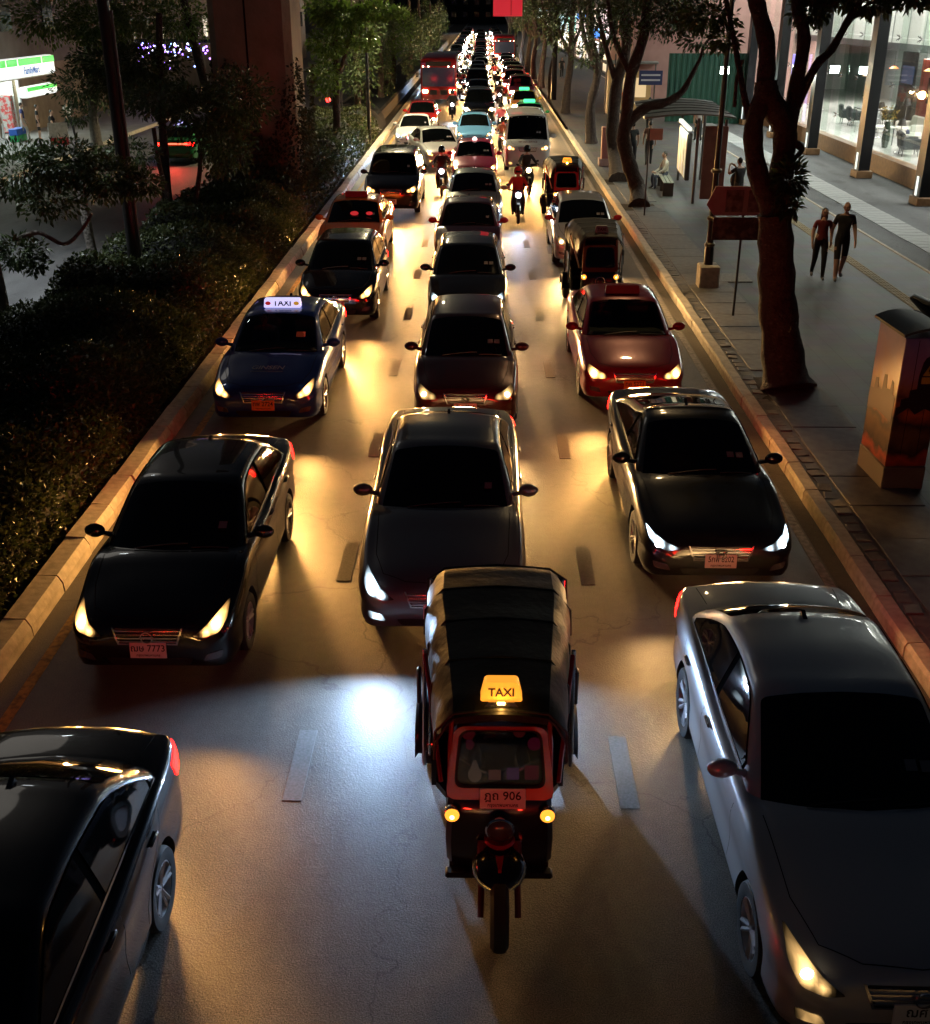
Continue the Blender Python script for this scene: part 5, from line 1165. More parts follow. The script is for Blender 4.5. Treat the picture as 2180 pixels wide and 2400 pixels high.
rp = n.new('ShaderNodeValToRGB'); e = rp.color_ramp.elements; e[0].position, e[0].color = .30, (.95, .90, .62, 1); e[1].position, e[1].color = .72, (.75, .30, .15, 1); k_ = e.new(.5); k_.color = (.98, .97, .80, 1); k_ = e.new(.60); k_.color = (.45, .55, .30, 1)
l.new(tc.outputs['Object'], mp.inputs[0]); l.new(mp.outputs[0], wv.inputs['Vector']); l.new(wv.outputs['Fac'], rp.inputs[0]); l.new(rp.outputs[0], b_.inputs['Emission Color']); b_.inputs['Emission Strength'].default_value = .22; l.new(rp.outputs[0], b_.inputs['Base Color'])
MB().box((.12, .0, 1.35), (.16, 2.9, 1.55), 0, 0, None, .02).build('light_box', ST, t); MB().box((.033, 0, 1.35), (.012, 2.75, 1.40)).build('advert_panel', AD, t)
MB().box((.06, -.2, 2.28), (.12, 3.4, .10)).build('strip_light', M('strip_light', emit=(.95, 1, .9), es=.9), t)
lamp('AREA', 'strip_glow', (-.05, -.2, 2.2), 4, (.9, 1, .85), t, (0, R(25), 0), (.1, 3.0))
MB().box((.8, -2.9, 1.35), (.75, .14, 2.3), 0, 0, None, .02).build('end_panel', M('end_panel', (.14, .06, .05), .5, noise=(3, (.22, .10, .08), .3, .7)), t)
bn = MB()
for i in range(3): MB().box((-.32 - i * .13, .1, .46), (.11, 2.7, .035), 0, 0, None, .008).build('bench_slat', M('bench_slat', (.20, .22, .18), .6), t)
for y in (-1.1, .1, 1.3): MB().box((-.45, y, .22), (.36, .05, .44)).build('bench_leg', ST, t)
person('person in pale clothes sitting on the bus shelter bench', (6.62, 41.6, .135), R(-80), cloth('cream', (.45, .43, .36)), cloth('bluejean', (.05, .06, .09)), 'sit', seed=2, sleeves='long')
# printed utility cabinet
t = thing('utility_cabinet', 'tall utility cabinet wrapped in a sunset city picture', 'cabinet', (5.78, 14.55, .165), R(3))
WR = bpy.data.materials.new('sunset_wrap'); WR.use_nodes = True; n, l, b_ = nodes(WR); b_.inputs['Roughness'].default_value = .35
tc = n.new('ShaderNodeTexCoord'); sp = n.new('ShaderNodeSeparateXYZ'); l.new(tc.outputs['Object'], sp.inputs[0])
nz = n.new('ShaderNodeTexNoise'); nz.inputs['Scale'].default_value = 3.2; nz.inputs['Detail'].default_value = 5; l.new(tc.outputs['Object'], nz.inputs['Vector'])
ma = n.new('ShaderNodeMath'); ma.operation = 'MULTIPLY_ADD'; ma.inputs[1].default_value = .62; l.new(nz.outputs['Fac'], ma.inputs[0]); l.new(sp.outputs['Z'], ma.inputs[2])
mr = n.new('ShaderNodeMapRange'); mr.inputs['From Min'].default_value, mr.inputs['From Max'].default_value = .55, 2.55; l.new(ma.outputs[0], mr.inputs[0])
rp = n.new('ShaderNodeValToRGB'); e = rp.color_ramp.elements; e[0].position, e[0].color = 0, (.02, .008, .01, 1); e[1].position, e[1].color = 1, (.16, .16, .42, 1)
for p_, c_ in ((.10, (.45, .05, .01)), (.16, (.03, .012, .008)), (.26, (.16, .07, .02)), (.34, (.03, .014, .01)), (.44, (.50, .10, .015)), (.50, (.12, .03, .02)), (.58, (.42, .16, .10)), (.66, (.42, .22, .30)), (.85, (.36, .24, .45))): q = e.new(p_); q.color = (*c_, 1)
l.new(mr.outputs[0], rp.inputs[0]); l.new(rp.outputs[0], b_.inputs['Base Color'])
MB().box((0, 0, .16), (.58, .92, .34), 0, 0, None, .015).build('plinth', M('cabinet_plinth', (.14, .11, .08), .7), t)
MB().box((0, 0, 1.23), (.56, .90, 1.80), 0, 0, None, .012).build('housing', WR, t)
rf = MB(); rings = []
for i in range(9):
    x = -.34 + .68 * i / 8; z = 2.14 + .10 * math.cos(x / .34 * 1.4); rings.append([(x, -.52, z), (x, .52, z), (x, .52, z + .035), (x, -.52, z + .035)])
rf.loft(rings); rf.build('cap', M('cabinet_cap', (.055, .06, .05), .6), t)
SIL = M('skyline_print', (.03, .010, .012), .4)
sk = [(-.27, 1.05), (-.27, 1.18), (-.22, 1.2), (-.22, 1.30), (-.12, 1.32), (-.12, 1.42), (-.03, 1.44), (-.03, 1.62), (0, 1.80), (.03, 1.86), (.10, 1.90), (.17, 1.87), (.20, 1.80), (.20, 1.38), (.27, 1.36), (.27, 1.1), (.12, 1.16), (0, 1.08), (-.1, 1.18)]
MB().prism(sk, lambda a, z, d: (a, d, z), -.455, -.451).build('skyline_print', SIL, t, smooth=0)
sk = [(-.40, .95), (-.40, 1.30), (-.32, 1.32), (-.30, 1.48), (-.24, 1.50), (-.22, 1.36), (-.10, 1.34), (-.06, 1.52), (.02, 1.50), (.04, 1.28), (.18, 1.26), (.2, 1.40), (.28, 1.38), (.30, 1.22), (.44, 1.2), (.44, .9), (.1, .98)]
MB().prism(sk, lambda a, z, d: (d, a, z), -.285, -.281).build('skyline_print', M('skyline_print_side', (.12, .06, .05), .5), t, smooth=0)
YW = M('warning_yellow', (.62, .40, .03), .5)
w_ = MB().prism(rpoly([(.015, 1.62), (.185, 1.62), (.10, 1.78)], .012, 2), lambda a, z, d: (a, d, z), -.462, -.456).build('warning_sign', YW, t)
MB().prism([(.095, 1.735), (.115, 1.735), (.105, 1.70), (.125, 1.70), (.09, 1.64), (.098, 1.68), (.08, 1.68)], lambda a, z, d: (a, d, z), -.465, -.463).build('bolt_symbol', INK, w_, smooth=0)
MB().box((.10, -.459, 1.555), (.18, .005, .09)).build('warning_plate', YW, t)
for x in (-.10, .12): MB().box((x, -.452, 1.3), (.006, .004, 1.6)).build('door_gap', GAP, t)
# pink pedestal further along the kerb
t = thing('pedestal', 'short pink rendered pedestal between two street trees', 'pedestal', onz(1420, 388, .165))
MB().box((0, 0, .15), (.62, .62, .30), 0, 0, None, .02).build('base', PINKB, t); MB().box((0, 0, .9), (.44, .44, 1.25), 0, 0, None, .02).build('shaft', M('pedestal_pink', (.34, .12, .10), .7), t)
# people on the pavement
REDT, BLK = cloth('maroon_tee', (.17, .02, .025)), cloth('black_tee', (.02, .023, .023))
person('woman in a maroon top and black trousers walking beside a man', onz(1914, 652, .165), R(-8), REDT, cloth('black_trousers', (.006, .006, .008)), 'walk', longhair=True, seed=0, h=1.64, hair=M('hair_brown', (.03, .012, .008), .4))
person('bald man in black T-shirt and shorts walking beside the woman', onz(1962, 655, .165), R(-5), BLK, cloth('black_shorts', (.012, .013, .013)), 'walk', seed=1, h=1.80, shorts=True, hair=None)
person('dark-dressed person raising a camera behind the sign board', (8.06, 36.0, .165), R(-150), cloth('black_coat', (.01, .01, .012)), cloth('grey_tr', (.05, .05, .05)), 'photo', seed=2)
MB().ball((8.0, 36.22, 1.2), (.17, .12, .24), 10, 0, 8).build('backpack', BLACK); tag(bpy.data.objects['backpack'], 'black backpack worn by the person with the camera', 'backpack')
person('woman in white with a dark bag by the green hoarding', (10.5, 56.8, .06 + .11), R(180), cloth('white_tee', (.5, .5, .48)), BLK, 'walk', longhair=True)
person('man in an orange shirt far along the pavement', (8.2, 68, .165), 0, cloth('orange_tee', (.62, .10, .04)), cloth('tan', (.2, .14, .09)), 'walk', seed=1)
person('pale-dressed person walking next to the man in orange', (7.7, 68.6, .165), 0, cloth('white_b', (.45, .42, .38)), cloth('tanb', (.25, .2, .15)), 'walk', seed=0)
person('person in dark clothes walking away beyond the shelter bench', (6.15, 47.4, .165), R(180), BLK, cloth('dk', (.015, .015, .018)), 'walk', seed=0)
person('person in a brown top walking beyond the shelter bench', (6.9, 47.9, .165), R(175), cloth('brown_top', (.16, .09, .06)), cloth('dk2', (.03, .03, .03)), 'walk', seed=1)
person('person in black trousers further along near the kerb', (6.3, 53.2, .165), R(180), cloth('beige', (.3, .25, .2)), BLK, 'walk', seed=1)
person('lone dark figure far down the pavement between tree trunks', (7.2, 108, .165), 0, BLK, BLK, 'walk', seed=1)
person('person in a grey top by the blue sign', (8.6, 60.5, .165), R(160), cloth('greyt', (.15, .15, .15)), BLK, 'walk', seed=0)
mb_ = motorbike('parked motorbike cut off by the frame edge beyond the cabinet', 9.0, 21.2, DRK, 'off', R(40), 0, 0, None); mb_.location.z = .165
# ---------------------------------------------------------------- glass showroom
STEEL = M('column_steel', (.012, .013, .016), .35, .4); WOOD = M('plinth_wood', (.16, .085, .035), .5, noise=(6, (.24, .13, .06), .3, .7)); WALLW = M('showroom_white', (.72, .74, .70), .6)
SG = clear_glass('showroom_glass', (.95, .965, .95))
t = thing('showroom', 'glass-fronted furniture showroom with dark columns and wooden plinth', 'building', (16, 50, .06))
b = MB(); b.box((.05, 0, .34), (.45, 70, .68)); b.build('plinth', WOOD, t, smooth=0)
MB().box((5.2, 0, .66), (9.9, 70, .05)).build('floor', M('showroom_floor', (.55, .55, .52), .18), t, smooth=0)
MB().box((9.9, 0, 5), (.2, 70, 10)).build('rear_wall', M('showroom_grey', (.34, .37, .37), .6), t, smooth=0)
MB().box((6.3, 34.9, 5), (7.4, .2, 10)).build('end_wall', WALLW, t, smooth=0)
MB().box((6.2, 0, 4.45), (7.2, 69, .30)).build('mezzanine_slab', M('slab_dark', (.06, .06, .065), .5), t, smooth=0)
MB().box((2.7, 0, 7.3), (.16, 69, 5.4)).build('mezzanine_wall', WALLW, t, smooth=0)
for i in range(34): MB().box((2.60, -33 + i * 2, 7.3), (.03, .02, 5.4)).build('wall_joint', M('joint_grey', (.3, .31, .3), .7), t, smooth=0)
MB().box((5, 0, 10.05), (10.4, 70.4, .2)).build('roof', M('slab_dark'), t, smooth=0)
for i, y in enumerate([-14.5, -8.0, -1.5]):
    MB().box((2.58, y, 6.2), (.06, 2.2, 1.2), 0, 0, None, .01).build('wall_picture', M('picture_%d' % i, (.05, .06, .08), .4, noise=(4, (.35, .33, .3), .4, .6)), t)
pane = MB().box((0, 0, 0), (.02, 2.26, 4.3)).mesh('glass_pane', SG, 0); fin = MB().box((0, 0, 0), (.28, .02, 9.2)).mesh('glass_fin', clear_glass('fin_glass', (.90, .95, .92)), 0)
spd = MB(); spd.tube([(-.05, -.12, -.1), (.06, 0, 0), (-.05, .12, .1)], .014, 5); spd.tube([(-.05, -.12, .1), (.06, 0, 0), (-.05, .12, -.1)], .014, 5); spd.box((.08, 0, 0), (.10, .06, .06)); spd = spd.mesh('spider_fitting', CHROME)
for i in range(22):
    y = -25 + i * 2.3
    for z in (2.84, 7.16): inst('glass_pane', pane, t, (.12, y, z))
    inst('glass_fin', fin, t, (.32, y + 1.15, 5.3))
    for z in (1.6, 3.3, 5.0, 6.7): inst('spider_fitting', spd, t, (.10, y + 1.15, z))
t2 = None
for i, y in enumerate([31.9, 38.7, 45.3, 52.7, 59.6, 66.3]):
    c = MB(); c.box((0, 0, 5.2), (.42, .55, 10), 0, 0, None, .02); c.box((-.19, 0, 5.2), (.10, .62, 10.0)); c.build('column', STEEL, t, (-1.1, y - 50, 0))
    MB().box((-1.1, y - 50, .14), (.62, .80, .28), 0, 0, None, .02).build('column_base', WOOD, t)
    MB().box((-1.36, y - 50, .62), (.02, .16, .62)).build('uplight', M('uplight', emit=(.9, 1, .95), es=.9), t)
for y in (-12, -4, 4, 12, 20): lamp('AREA', 'showroom_light', (5.5, y, 4.2), 75, (1, .97, .90), t, (0, 0, 0), (3, 5))
for y in (-12, -2, 8, 18): lamp('AREA', 'showroom_light', (1.4, y, 9.6), 140, (1, .99, .93), t, (0, R(-20), 0), (1.5, 6))
# furniture on the showroom floor (z .745 above the lane)
FZ = .752
CR, DKF, GRS, TAN = cloth('cream_sofa', (.55, .53, .48)), cloth('dark_sofa', (.03, .032, .036)), cloth('grey_sofa', (.3, .31, .32)), cloth('tan_chair', (.25, .15, .07))
def armchair(label, x, y, rz, mt, w=.9, name='armchair', cat='armchair'):
    t = thing(name, label, cat, (x, y, FZ), rz)
    MB().box((0, 0, .36), (w, .8, .20), 0, 0, None, .06).build('seat', mt, t); MB().box((0, .36, .62), (w, .16, .62), 0, 0, Matrix.Rotation(R(-8), 3, 'X'), .06).build('backrest', mt, t)
    for s in (1, -1): MB().box((s * (w / 2 - .02), 0, .48), (.13, .78, .40), 0, 0, None, .05).build('armrest', mt, t)
    for a in (1, -1):
        for b in (1, -1): MB().tube([(a * (w / 2 - .08), b * .3, 0), (a * (w / 2 - .10), b * .28, .28)], .018, 6).build('leg', DARKM, t)
    return t
armchair('cream armchair with blue cushion behind the showroom glass', 17.6, 48.0, R(70), CR)
armchair('dark padded chair by the glass next to the column', 17.0, 46.4, R(80), DKF, .95)
armchair('long cream sofa at the back of the showroom', 19.2, 52.5, R(-90), CR, 2.0, 'sofa', 'sofa')
armchair('grey armchair deep in the showroom beside the lamp', 18.2, 55.2, R(-100), GRS)
MB().box((0, 0, 0), (.42, .14, .36), 0, 0, None, .06).build('cushion', cloth('navy_cushion', (.05, .06, .12)), None, (17.45, 48.0, 1.40), (R(-12), 0, R(70))); tag(bpy.data.objects['cushion'], 'navy cushion on the cream armchair in the showroom', 'cushion')
def table(label, x, y, w, d, h, mt):
    t = thing('table', label, 'table', (x, y, FZ)); MB().box((0, 0, h), (w, d, .05), 0, 0, None, .01).build('table_top', mt, t)
    for a in (1, -1):
        for b in (1, -1): MB().tube([(a * (w / 2 - .06), b * (d / 2 - .06), 0), (a * (w / 2 - .06), b * (d / 2 - .06), h)], .02, 6).build('leg', DARKM, t)
table('white marble counter table beside the vase', 17.1, 50.3, .9, 1.1, .72, WALLW); table('dark dining table at the back of the showroom', 19.4, 59.0, 1.1, 2.0, .74, DASHM)
for i, (x, y, r_) in enumerate(((18.5, 58.3, 90), (18.5, 59.6, 90), (20.2, 58.6, -90))):
    armchair('black dining chair, %s around the dark showroom table' % ORD[i], x, y, R(r_), DKF, .5, 'dining_chair', 'chair')
def floor_lamp(label, x, y, h, mt):
    t = thing('floor_lamp', label, 'lamp', (x, y, FZ)); MB().lathe([(.16, 0), (.16, .02), (.02, .04), (.015, h)], ax='Z', n=12).build('stand', CHROME, t)
    MB().lathe([(.10, h), (.19, h - .26), (.185, h - .26), (.095, h)], ax='Z', n=14, closed=True).build('shade', mt, t); MB().ball((0, 0, h - .17), .07, 10, 0, 6).build('bulb', M('lamp_bulb', emit=(1, .75, .45), es=5), t)
for i, (x, y, h) in enumerate(((18.3, 56.6, 1.75), (17.9, 53.0, 1.5), (17.8, 49.6, 1.9), (16.9, 47.3, 1.3))):
    floor_lamp('lit table lamp, %s from the far end inside the showroom' % ORD[i], x, y, h, BLACK)
t = thing('vase', 'tall dark vase of yellow flowers on the showroom floor', 'vase', (16.95, 49.1, FZ)); MB().lathe([(.12, 0), (.17, .3), (.13, .8), (.10, 1.0), (.13, 1.05)], ax='Z', n=14).build('body', M('vase_green', (.02, .035, .02), .25), t)
rg = np.random.default_rng(5); p_, q_ = cluster((0, 0, 1.35), (.35, .35, .30), 160, rg); leaves('flowers', p_, q_, .13, leafmat('flower_yellow', (.35, .20, .02), (.05, .08, .02)), t)
t = thing('display_cabinet', 'dark red display wall with framed art in the showroom', 'cabinet', (20.6, 53.2, FZ)); MB().box((0, 0, 1.6), (.5, 4.6, 3.2), 0, 0, None, .02).build('carcass', M('red_panel', (.22, .03, .015), .4), t); MB().box((-.27, .4, 1.9), (.03, 1.5, 1.1)).build('framed_art', M('dark_art', (.03, .02, .02), .2), t)
t = thing('display_cabinet', 'tall dark blue screen unit behind the showroom glass', 'cabinet', (20.7, 57.6, FZ)); MB().box((0, 0, 1.7), (.4, 2.2, 3.4), 0, 0, None, .02).build('carcass', DASHM, t); MB().box((-.22, 0, 2.4), (.03, 1.6, .8)).build('screen', M('blue_screen', (.02, .03, .05), .2, emit=(.15, .3, .6), es=.15), t)
for i, (y, z, c) in enumerate(((53.0, 3.7, (1, .25, .08)), (56.5, 3.2, (1, .55, .35)), (48.8, 3.8, (1, .4, .1)))):
    t = thing('pendant_lamp', 'small glowing pendant lamp, %s along the showroom ceiling' % ORD[i], 'lamp', (18.2, y, z + .06)); MB().tube([(0, 0, 0), (0, 0, 4.3 - z)], .008, 5).build('cord', BLACK, t); MB().lathe([(.05, 0), (.22, -.10), (.21, -.11), (.04, -.02)], ax='Z', n=14, closed=True).build('shade', M('pendant%d' % i, c, .4, emit=c, es=1.1), t)
t = thing('neon_sign', 'tall blue neon strip between the near tree and the column', 'sign', (15.7, 60.5, .06)); MB().box((0, 0, 2.3), (.08, .25, 3.2), 0, 0, None, .02).build('strip', M('neon_blue', emit=(.22, .16, 1), es=1.3), t); MB().box((0, 0, .35), (.3, .3, .7)).build('foot', BLACK, t)
# green hoarding and floodlights
t = thing('hoarding', 'green corrugated site hoarding beyond the showroom', 'hoarding', (12.7, 66.8, .06))
GRN = M('hoarding_green', (.008, .062, .042), .6, .1)
for i in range(15):
    MB().prism([(0, 0), (.10, 0), (.14, -.05), (.24, -.05), (.28, 0), (.30, 0), (.30, .02), (.02, .02)], lambda a, c, d: (a, c, d), 0, 3.7).build('sheet_panel', GRN, t, (-2.3 + i * .302, 0, 0), smooth=0)
for i in range(5): MB().box((-2.2 + i * 1.1, .08, 1.8), (.06, .06, 3.6)).build('stud', DARKM, t)
def flood(label, x, y, z, en):
    t = thing('floodlight', label, 'floodlight', (x, y, .06)); MB().tube([(0, 0, 0), (0, 0, z + .4)], .05, 8).build('post', POLE, t)
    MB().box((0, -.10, z), (.46, .14, .38), 0, 0, None, .03).build('housing', DARKM, t); MB().box((0, -.18, z), (.42, .02, .34)).build('lamp_glass', M('flood_glass', emit=(.85, 1, .92), es=60), t)
    lamp('SPOT', 'flood_beam', (0, -.25, z), en, (.80, 1, .92), t, (R(58), 0, R(180)), .12, 140, .8)
f1, f2 = at(1697, 167, 62), at(1866, 165, 58)
flood('white floodlight glaring in front of the green hoarding', f1.x, 62, f1.z, 40); flood('white floodlight glaring behind the near forked tree', f2.x, 58, f2.z, 40)
# buildings further along the pavement
def windows(t, mt, n_y, n_z, x, y0, dy, z0, dz, w, h, lit, rr):
    me = {k: MB().box((0, 0, 0), (.06, w, h)).mesh('window', k, 0) for k in set(lit)}
    for i in range(n_y):
        for j in range(n_z): inst('window', me[rr.choice(lit)], t, (x, y0 + i * dy, z0 + j * dz))
DW, LW, YWN = M('window_dark', (.01, .011, .013), .1), M('window_lit', (.3, .3, .3), .3, emit=(1, .85, .6), es=.35), M('window_cool', (.3, .3, .3), .3, emit=(.7, .85, 1), es=.4)
rr = random.Random(3)
t = thing('building', 'plain dusky pink building behind the green hoarding', 'building', (14.5, 79, 0)); MB().box((0, 0, 7), (11, 14, 14)).build('wall', M('pink_render', (.30, .17, .15), .8, noise=(2, (.36, .21, .19), .3, .7)), t, smooth=0); MB().box((0, 0, 14.2), (11.4, 14.4, .4)).build('roof', CONC, t, smooth=0)
windows(t, None, 5, 3, -5.52, -5, 2.4, 5.2, 3, 1.2, 1.6, [DW, DW, LW], rr)
for k, (y, ln, h, col, lb) in enumerate(((104, 30, 16, (.10, .09, .085), 'grey shophouse block beyond the pink building'), (140, 34, 20, (.13, .10, .09), 'brown block with lit shop signs further down the street'), (182, 40, 24, (.08, .085, .10), 'far dark block at the end of the pavement'))):
    t = thing('building', lb, 'building', (18.5, y, 0)); MB().box((0, 0, h / 2), (13, ln, h)).build('wall', M('facade%d' % k, col, .8, noise=(1.5, tuple(c * 1.5 for c in col), .3, .7)), t, smooth=0); MB().box((0, 0, h + .2), (13.4, ln + .4, .4)).build('roof', CONC, t, smooth=0)
    windows(t, None, int(ln / 3), int((h - 4) / 3), -6.52, -ln / 2 + 1.8, 3, 5, 3, 1.5, 1.7, [DW, DW, LW, YWN], rr)
    for i in range(int(ln / 5)):
        c = rr.choice([(1, .9, .6), (.7, .85, 1), (1, .35, .1), (1, .3, .3), (.9, 1, .5), (.8, .8, 1)])
        MB().box((-6.75, -ln / 2 + 2.5 + i * 5, 3.4), (.4, 3.2, .9), 0, 0, None, .03).build('shop_sign', M('shop_sign%d%d' % (k, i), c, .4, emit=c, es=.7), t)
        MB().box((-6.54, -ln / 2 + 2.5 + i * 5, 1.5), (.06, 3.6, 2.4)).build('shop_window', LW if i % 2 else YWN, t)
        MB().box((-8.0 - rr.random() * 1.5, -ln / 2 + 1.0 + i * 5, 4.2 + rr.random()), (1.0, .16, 1.5), 0, 0, None, .03).build('hanging_sign', M('hang%d%d' % (k, i), tuple(reversed(c)), .4, emit=tuple(reversed(c)), es=.9), t)
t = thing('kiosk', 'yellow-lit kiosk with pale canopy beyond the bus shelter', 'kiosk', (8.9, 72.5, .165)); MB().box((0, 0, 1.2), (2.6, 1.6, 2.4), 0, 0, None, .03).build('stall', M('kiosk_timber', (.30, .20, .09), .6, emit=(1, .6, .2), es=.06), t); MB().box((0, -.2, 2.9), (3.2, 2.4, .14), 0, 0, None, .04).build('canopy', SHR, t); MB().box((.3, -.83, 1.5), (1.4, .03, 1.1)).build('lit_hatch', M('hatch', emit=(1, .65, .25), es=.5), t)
for s in (1, -1): MB().tube([(s * 1.45, -1.2, 0), (s * 1.45, -1.2, 2.9)], .04, 6).build('post', ST, t)
t = thing('street_sign', 'dark blue street sign with two pale lines on a post', 'sign', (7.35, 66, .165)); sgn = at(1525, 182, 66)
MB().tube([(0, 0, 0), (0, 0, 3.6)], .035, 8).build('post', POLE, t); MB().box((sgn.x - 7.35, -.05, sgn.z - .165), (1.3, .04, .75), 0, 0, None, .01).build('panel', M('sign_blue', (.008, .015, .07), .4), t)
for z in (.14, -.12): MB().box((sgn.x - 7.35, -.074, sgn.z - .165 + z), (1.05, .006, .09)).build('lettering_line', M('sign_white', (.35, .36, .40), .5), t)
# red screen over the road
t = thing('screen', 'glowing red screen hung over the far road', 'screen', (0, 82, 0)); a, b = at(1156, 38, 82), at(1224, 38, 82)
MB().box(((a.x + b.x) / 2, 0, a.z + 2.1), (b.x - a.x, .3, 4.2), 0, 0, None, .03).build('panel', M('red_screen', (.3, .02, .03), .4, emit=(1, .035, .06), es=.42), t)
MB().box((b.x - .75, -.16, a.z + 2.1), (.10, .02, 4.1)).build('panel_seam', M('red_seam', (.2, .01, .02), .5, emit=(1, .03, .05), es=.25), t)
MB().box(((a.x + b.x) / 2 + 1.6, .5, a.z + 4.3), (7.5, .4, .4)).build('gantry_beam', DARKM, t)
for x in (5.0,): MB().tube([(x, .5, 0), (x, .5, a.z + 4.6)], .2, 10).build('gantry_post', DARKM, t)
# ---------------------------------------------------------------- the planted median
rg = np.random.default_rng(9)
def hz(x, y):
    e = np.clip((-5.32 - x) / .75, 0, 1); w = np.clip((x + 8.82) / .5, 0, 1)
    return .16 + (.12 + .80 * e ** .45 + .07 * np.sin(x * 2.3 + y * .9) * e + .12 * np.tanh(4 * np.sin(y * 1.9 - x * .4)) * e) * np.sqrt(w) * (1 + .25 * np.clip((y - 8) / 15, 0, 1))
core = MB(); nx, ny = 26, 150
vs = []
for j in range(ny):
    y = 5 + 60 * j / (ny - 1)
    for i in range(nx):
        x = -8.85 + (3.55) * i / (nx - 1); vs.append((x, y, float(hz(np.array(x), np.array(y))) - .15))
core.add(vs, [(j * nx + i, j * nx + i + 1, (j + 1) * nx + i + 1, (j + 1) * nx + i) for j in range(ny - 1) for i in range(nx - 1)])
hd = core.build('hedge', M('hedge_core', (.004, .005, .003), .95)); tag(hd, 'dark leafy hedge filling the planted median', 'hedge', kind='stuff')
def field(n, y0, y1, size, x0=-8.9, x1=-5.28, seed=0):
    r = np.random.default_rng(seed); x = x1 - (x1 - x0) * r.random(n) ** 1.25; y = y0 + (y1 - y0) * r.random(n); z = hz(x, y) - .10 + .17 * r.random(n)
    nn = np.stack([.5 * np.ones(n), -.3 * np.ones(n), .7 * np.ones(n)], 1) + r.normal(0, .35, (n, 3)); return np.stack([x, y, z], 1), nn, np.full(n, size)
F = [field(34000, 5, 12, .085, seed=1), field(30000, 12, 20, .10, seed=2), field(26000, 20, 34, .125, seed=3), field(15000, 34, 60, .17, seed=4), field(9000, 5, 30, .09, -5.95, -5.20, 5)]
o = leaves('hedge_leaves', np.concatenate([f[0] for f in F]), np.concatenate([f[1] for f in F]), np.concatenate([f[2] for f in F]), LEAFH, hd, .2, .55, 3); o['kind'] = 'stuff'
# clipped box shrubs beyond the pillar
for i in range(9):
    y = 42.5 + i * 2.0; x = -5.95 - .12 * (i % 2); t = thing('box_shrub', 'clipped box shrub, %s in the row beyond the pillar' % ORD[i], 'shrub', (x, y, .12), 0, 'clipped shrubs beside the kerb')
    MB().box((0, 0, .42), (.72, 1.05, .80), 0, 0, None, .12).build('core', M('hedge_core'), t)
    q = rg.normal(0, 1, (520, 3)); q /= np.abs(q).max(1)[:, None]; leaves('foliage', q * np.array([.40, .56, .44]) + np.array([0, 0, .44]), q, .10, LEAFB, t, .1, .6, 40 + i)
# elevated railway pillar overgrown with ivy
t = thing('railway_pillar', 'massive concrete pillar of the elevated railway, overgrown with ivy', 'pillar', (-7.05, 37.6, .1))
PC = M('pillar_concrete', (.19, .135, .09), .85, noise=(1.2, (.27, .20, .14), .3, .7), bump=(8, .4, .05))
MB().box((0, 0, 8), (2.5, 2.4, 16), 0, 0, None, .22).build('shaft', PC, t, smooth=0)
MB().box((-.1, -1.205, 7.6), (.06, .02, 9)).build('joint', GAP, t, smooth=0)
n = 9000; f_ = rg.random(n); z = 3.4 * rg.random(n) ** 1.5 * 1.0
ang = rg.random(n); X_ = np.where(ang < .45, -1.45 + 2.9 * rg.random(n), np.where(ang < .8, 1.30 + .18 * rg.random(n), -1.42)); Y_ = np.where(ang < .45, -1.30 - .35 * rg.random(n) * (1 - z / 4.2), -1.35 + 2.7 * rg.random(n))
z *= 1 + .35 * np.sin(X_ * 3.1 + Y_ * 2); o = leaves('ivy', np.stack([X_, Y_, z + .1], 1), np.stack([np.where((ang >= .45) & (ang < .8), 1.0, 0), np.where(ang < .45, -1.0, 0), -.2 * np.ones(n)], 1), .15, IVY, t, .5, .7, 8)
# trees of the median and the road beyond
D = 22.0; b = onz(30, 835, .12)
tree('median_tree', 'small tree with a pale stem and low spreading crown at the frame edge', b, [([b, b + Vector((-.04, 0, 1.2)), b + Vector((-.1, .1, 2.3)), b + Vector((-.2, .2, 3.2))], .14, .09), ([A(40, 560), A(90, 545), A(150, 572), A(190, 540), A(215, 500)], .05, .03)], [(A(40, 400), (1.0, .9, .55), 900), (A(150, 380), (.8, .8, .45), 800), (A(250, 420), (.75, .7, .45), 800), (A(330, 430), (.45, .5, .3), 320), (A(40, 590), (.6, .6, .35), 420), (A(85, 620), (.25, .3, .2), 120), (A(120, 470), (.7, .6, .4), 420)], LEAF, BARKP, .15, 50, flare=False)
D = 27.0; b = onz(238, 688, .12)
tree('median_tree', 'slim pale stem tree right of the spreading one', b, [([b, b + Vector((-.1, 0, 1.3)), b + Vector((-.15, 0, 2.6)), b + Vector((-.2, .1, 3.4))], .12, .08)], [(A(230, 400), (.8, .8, .5), 420), (A(300, 360), (.8, .8, .35), 320)], LEAF, BARKP, .15, 51, flare=False)
D = 29.5; b = onz(420, 622, .12)
tree('median_tree', 'twin-stemmed small tree forming a V beside the pillar', b, [([b, A(405, 540), A(392, 460), A(372, 380), A(360, 300)], .085, .05), ([b + Vector((.06, 0, .1)), A(445, 540), A(462, 450), A(470, 360), A(455, 280)], .085, .05)], [(A(470, 270), (1.1, 1.2, .7), 1000), (A(380, 235), (1.2, 1.2, .45), 800), (A(520, 330), (.9, .9, .9), 800), (A(560, 230), (1.0, 1.1, .8), 800)], LEAF, BARK, .17, 52, flare=False)
D = 36.0
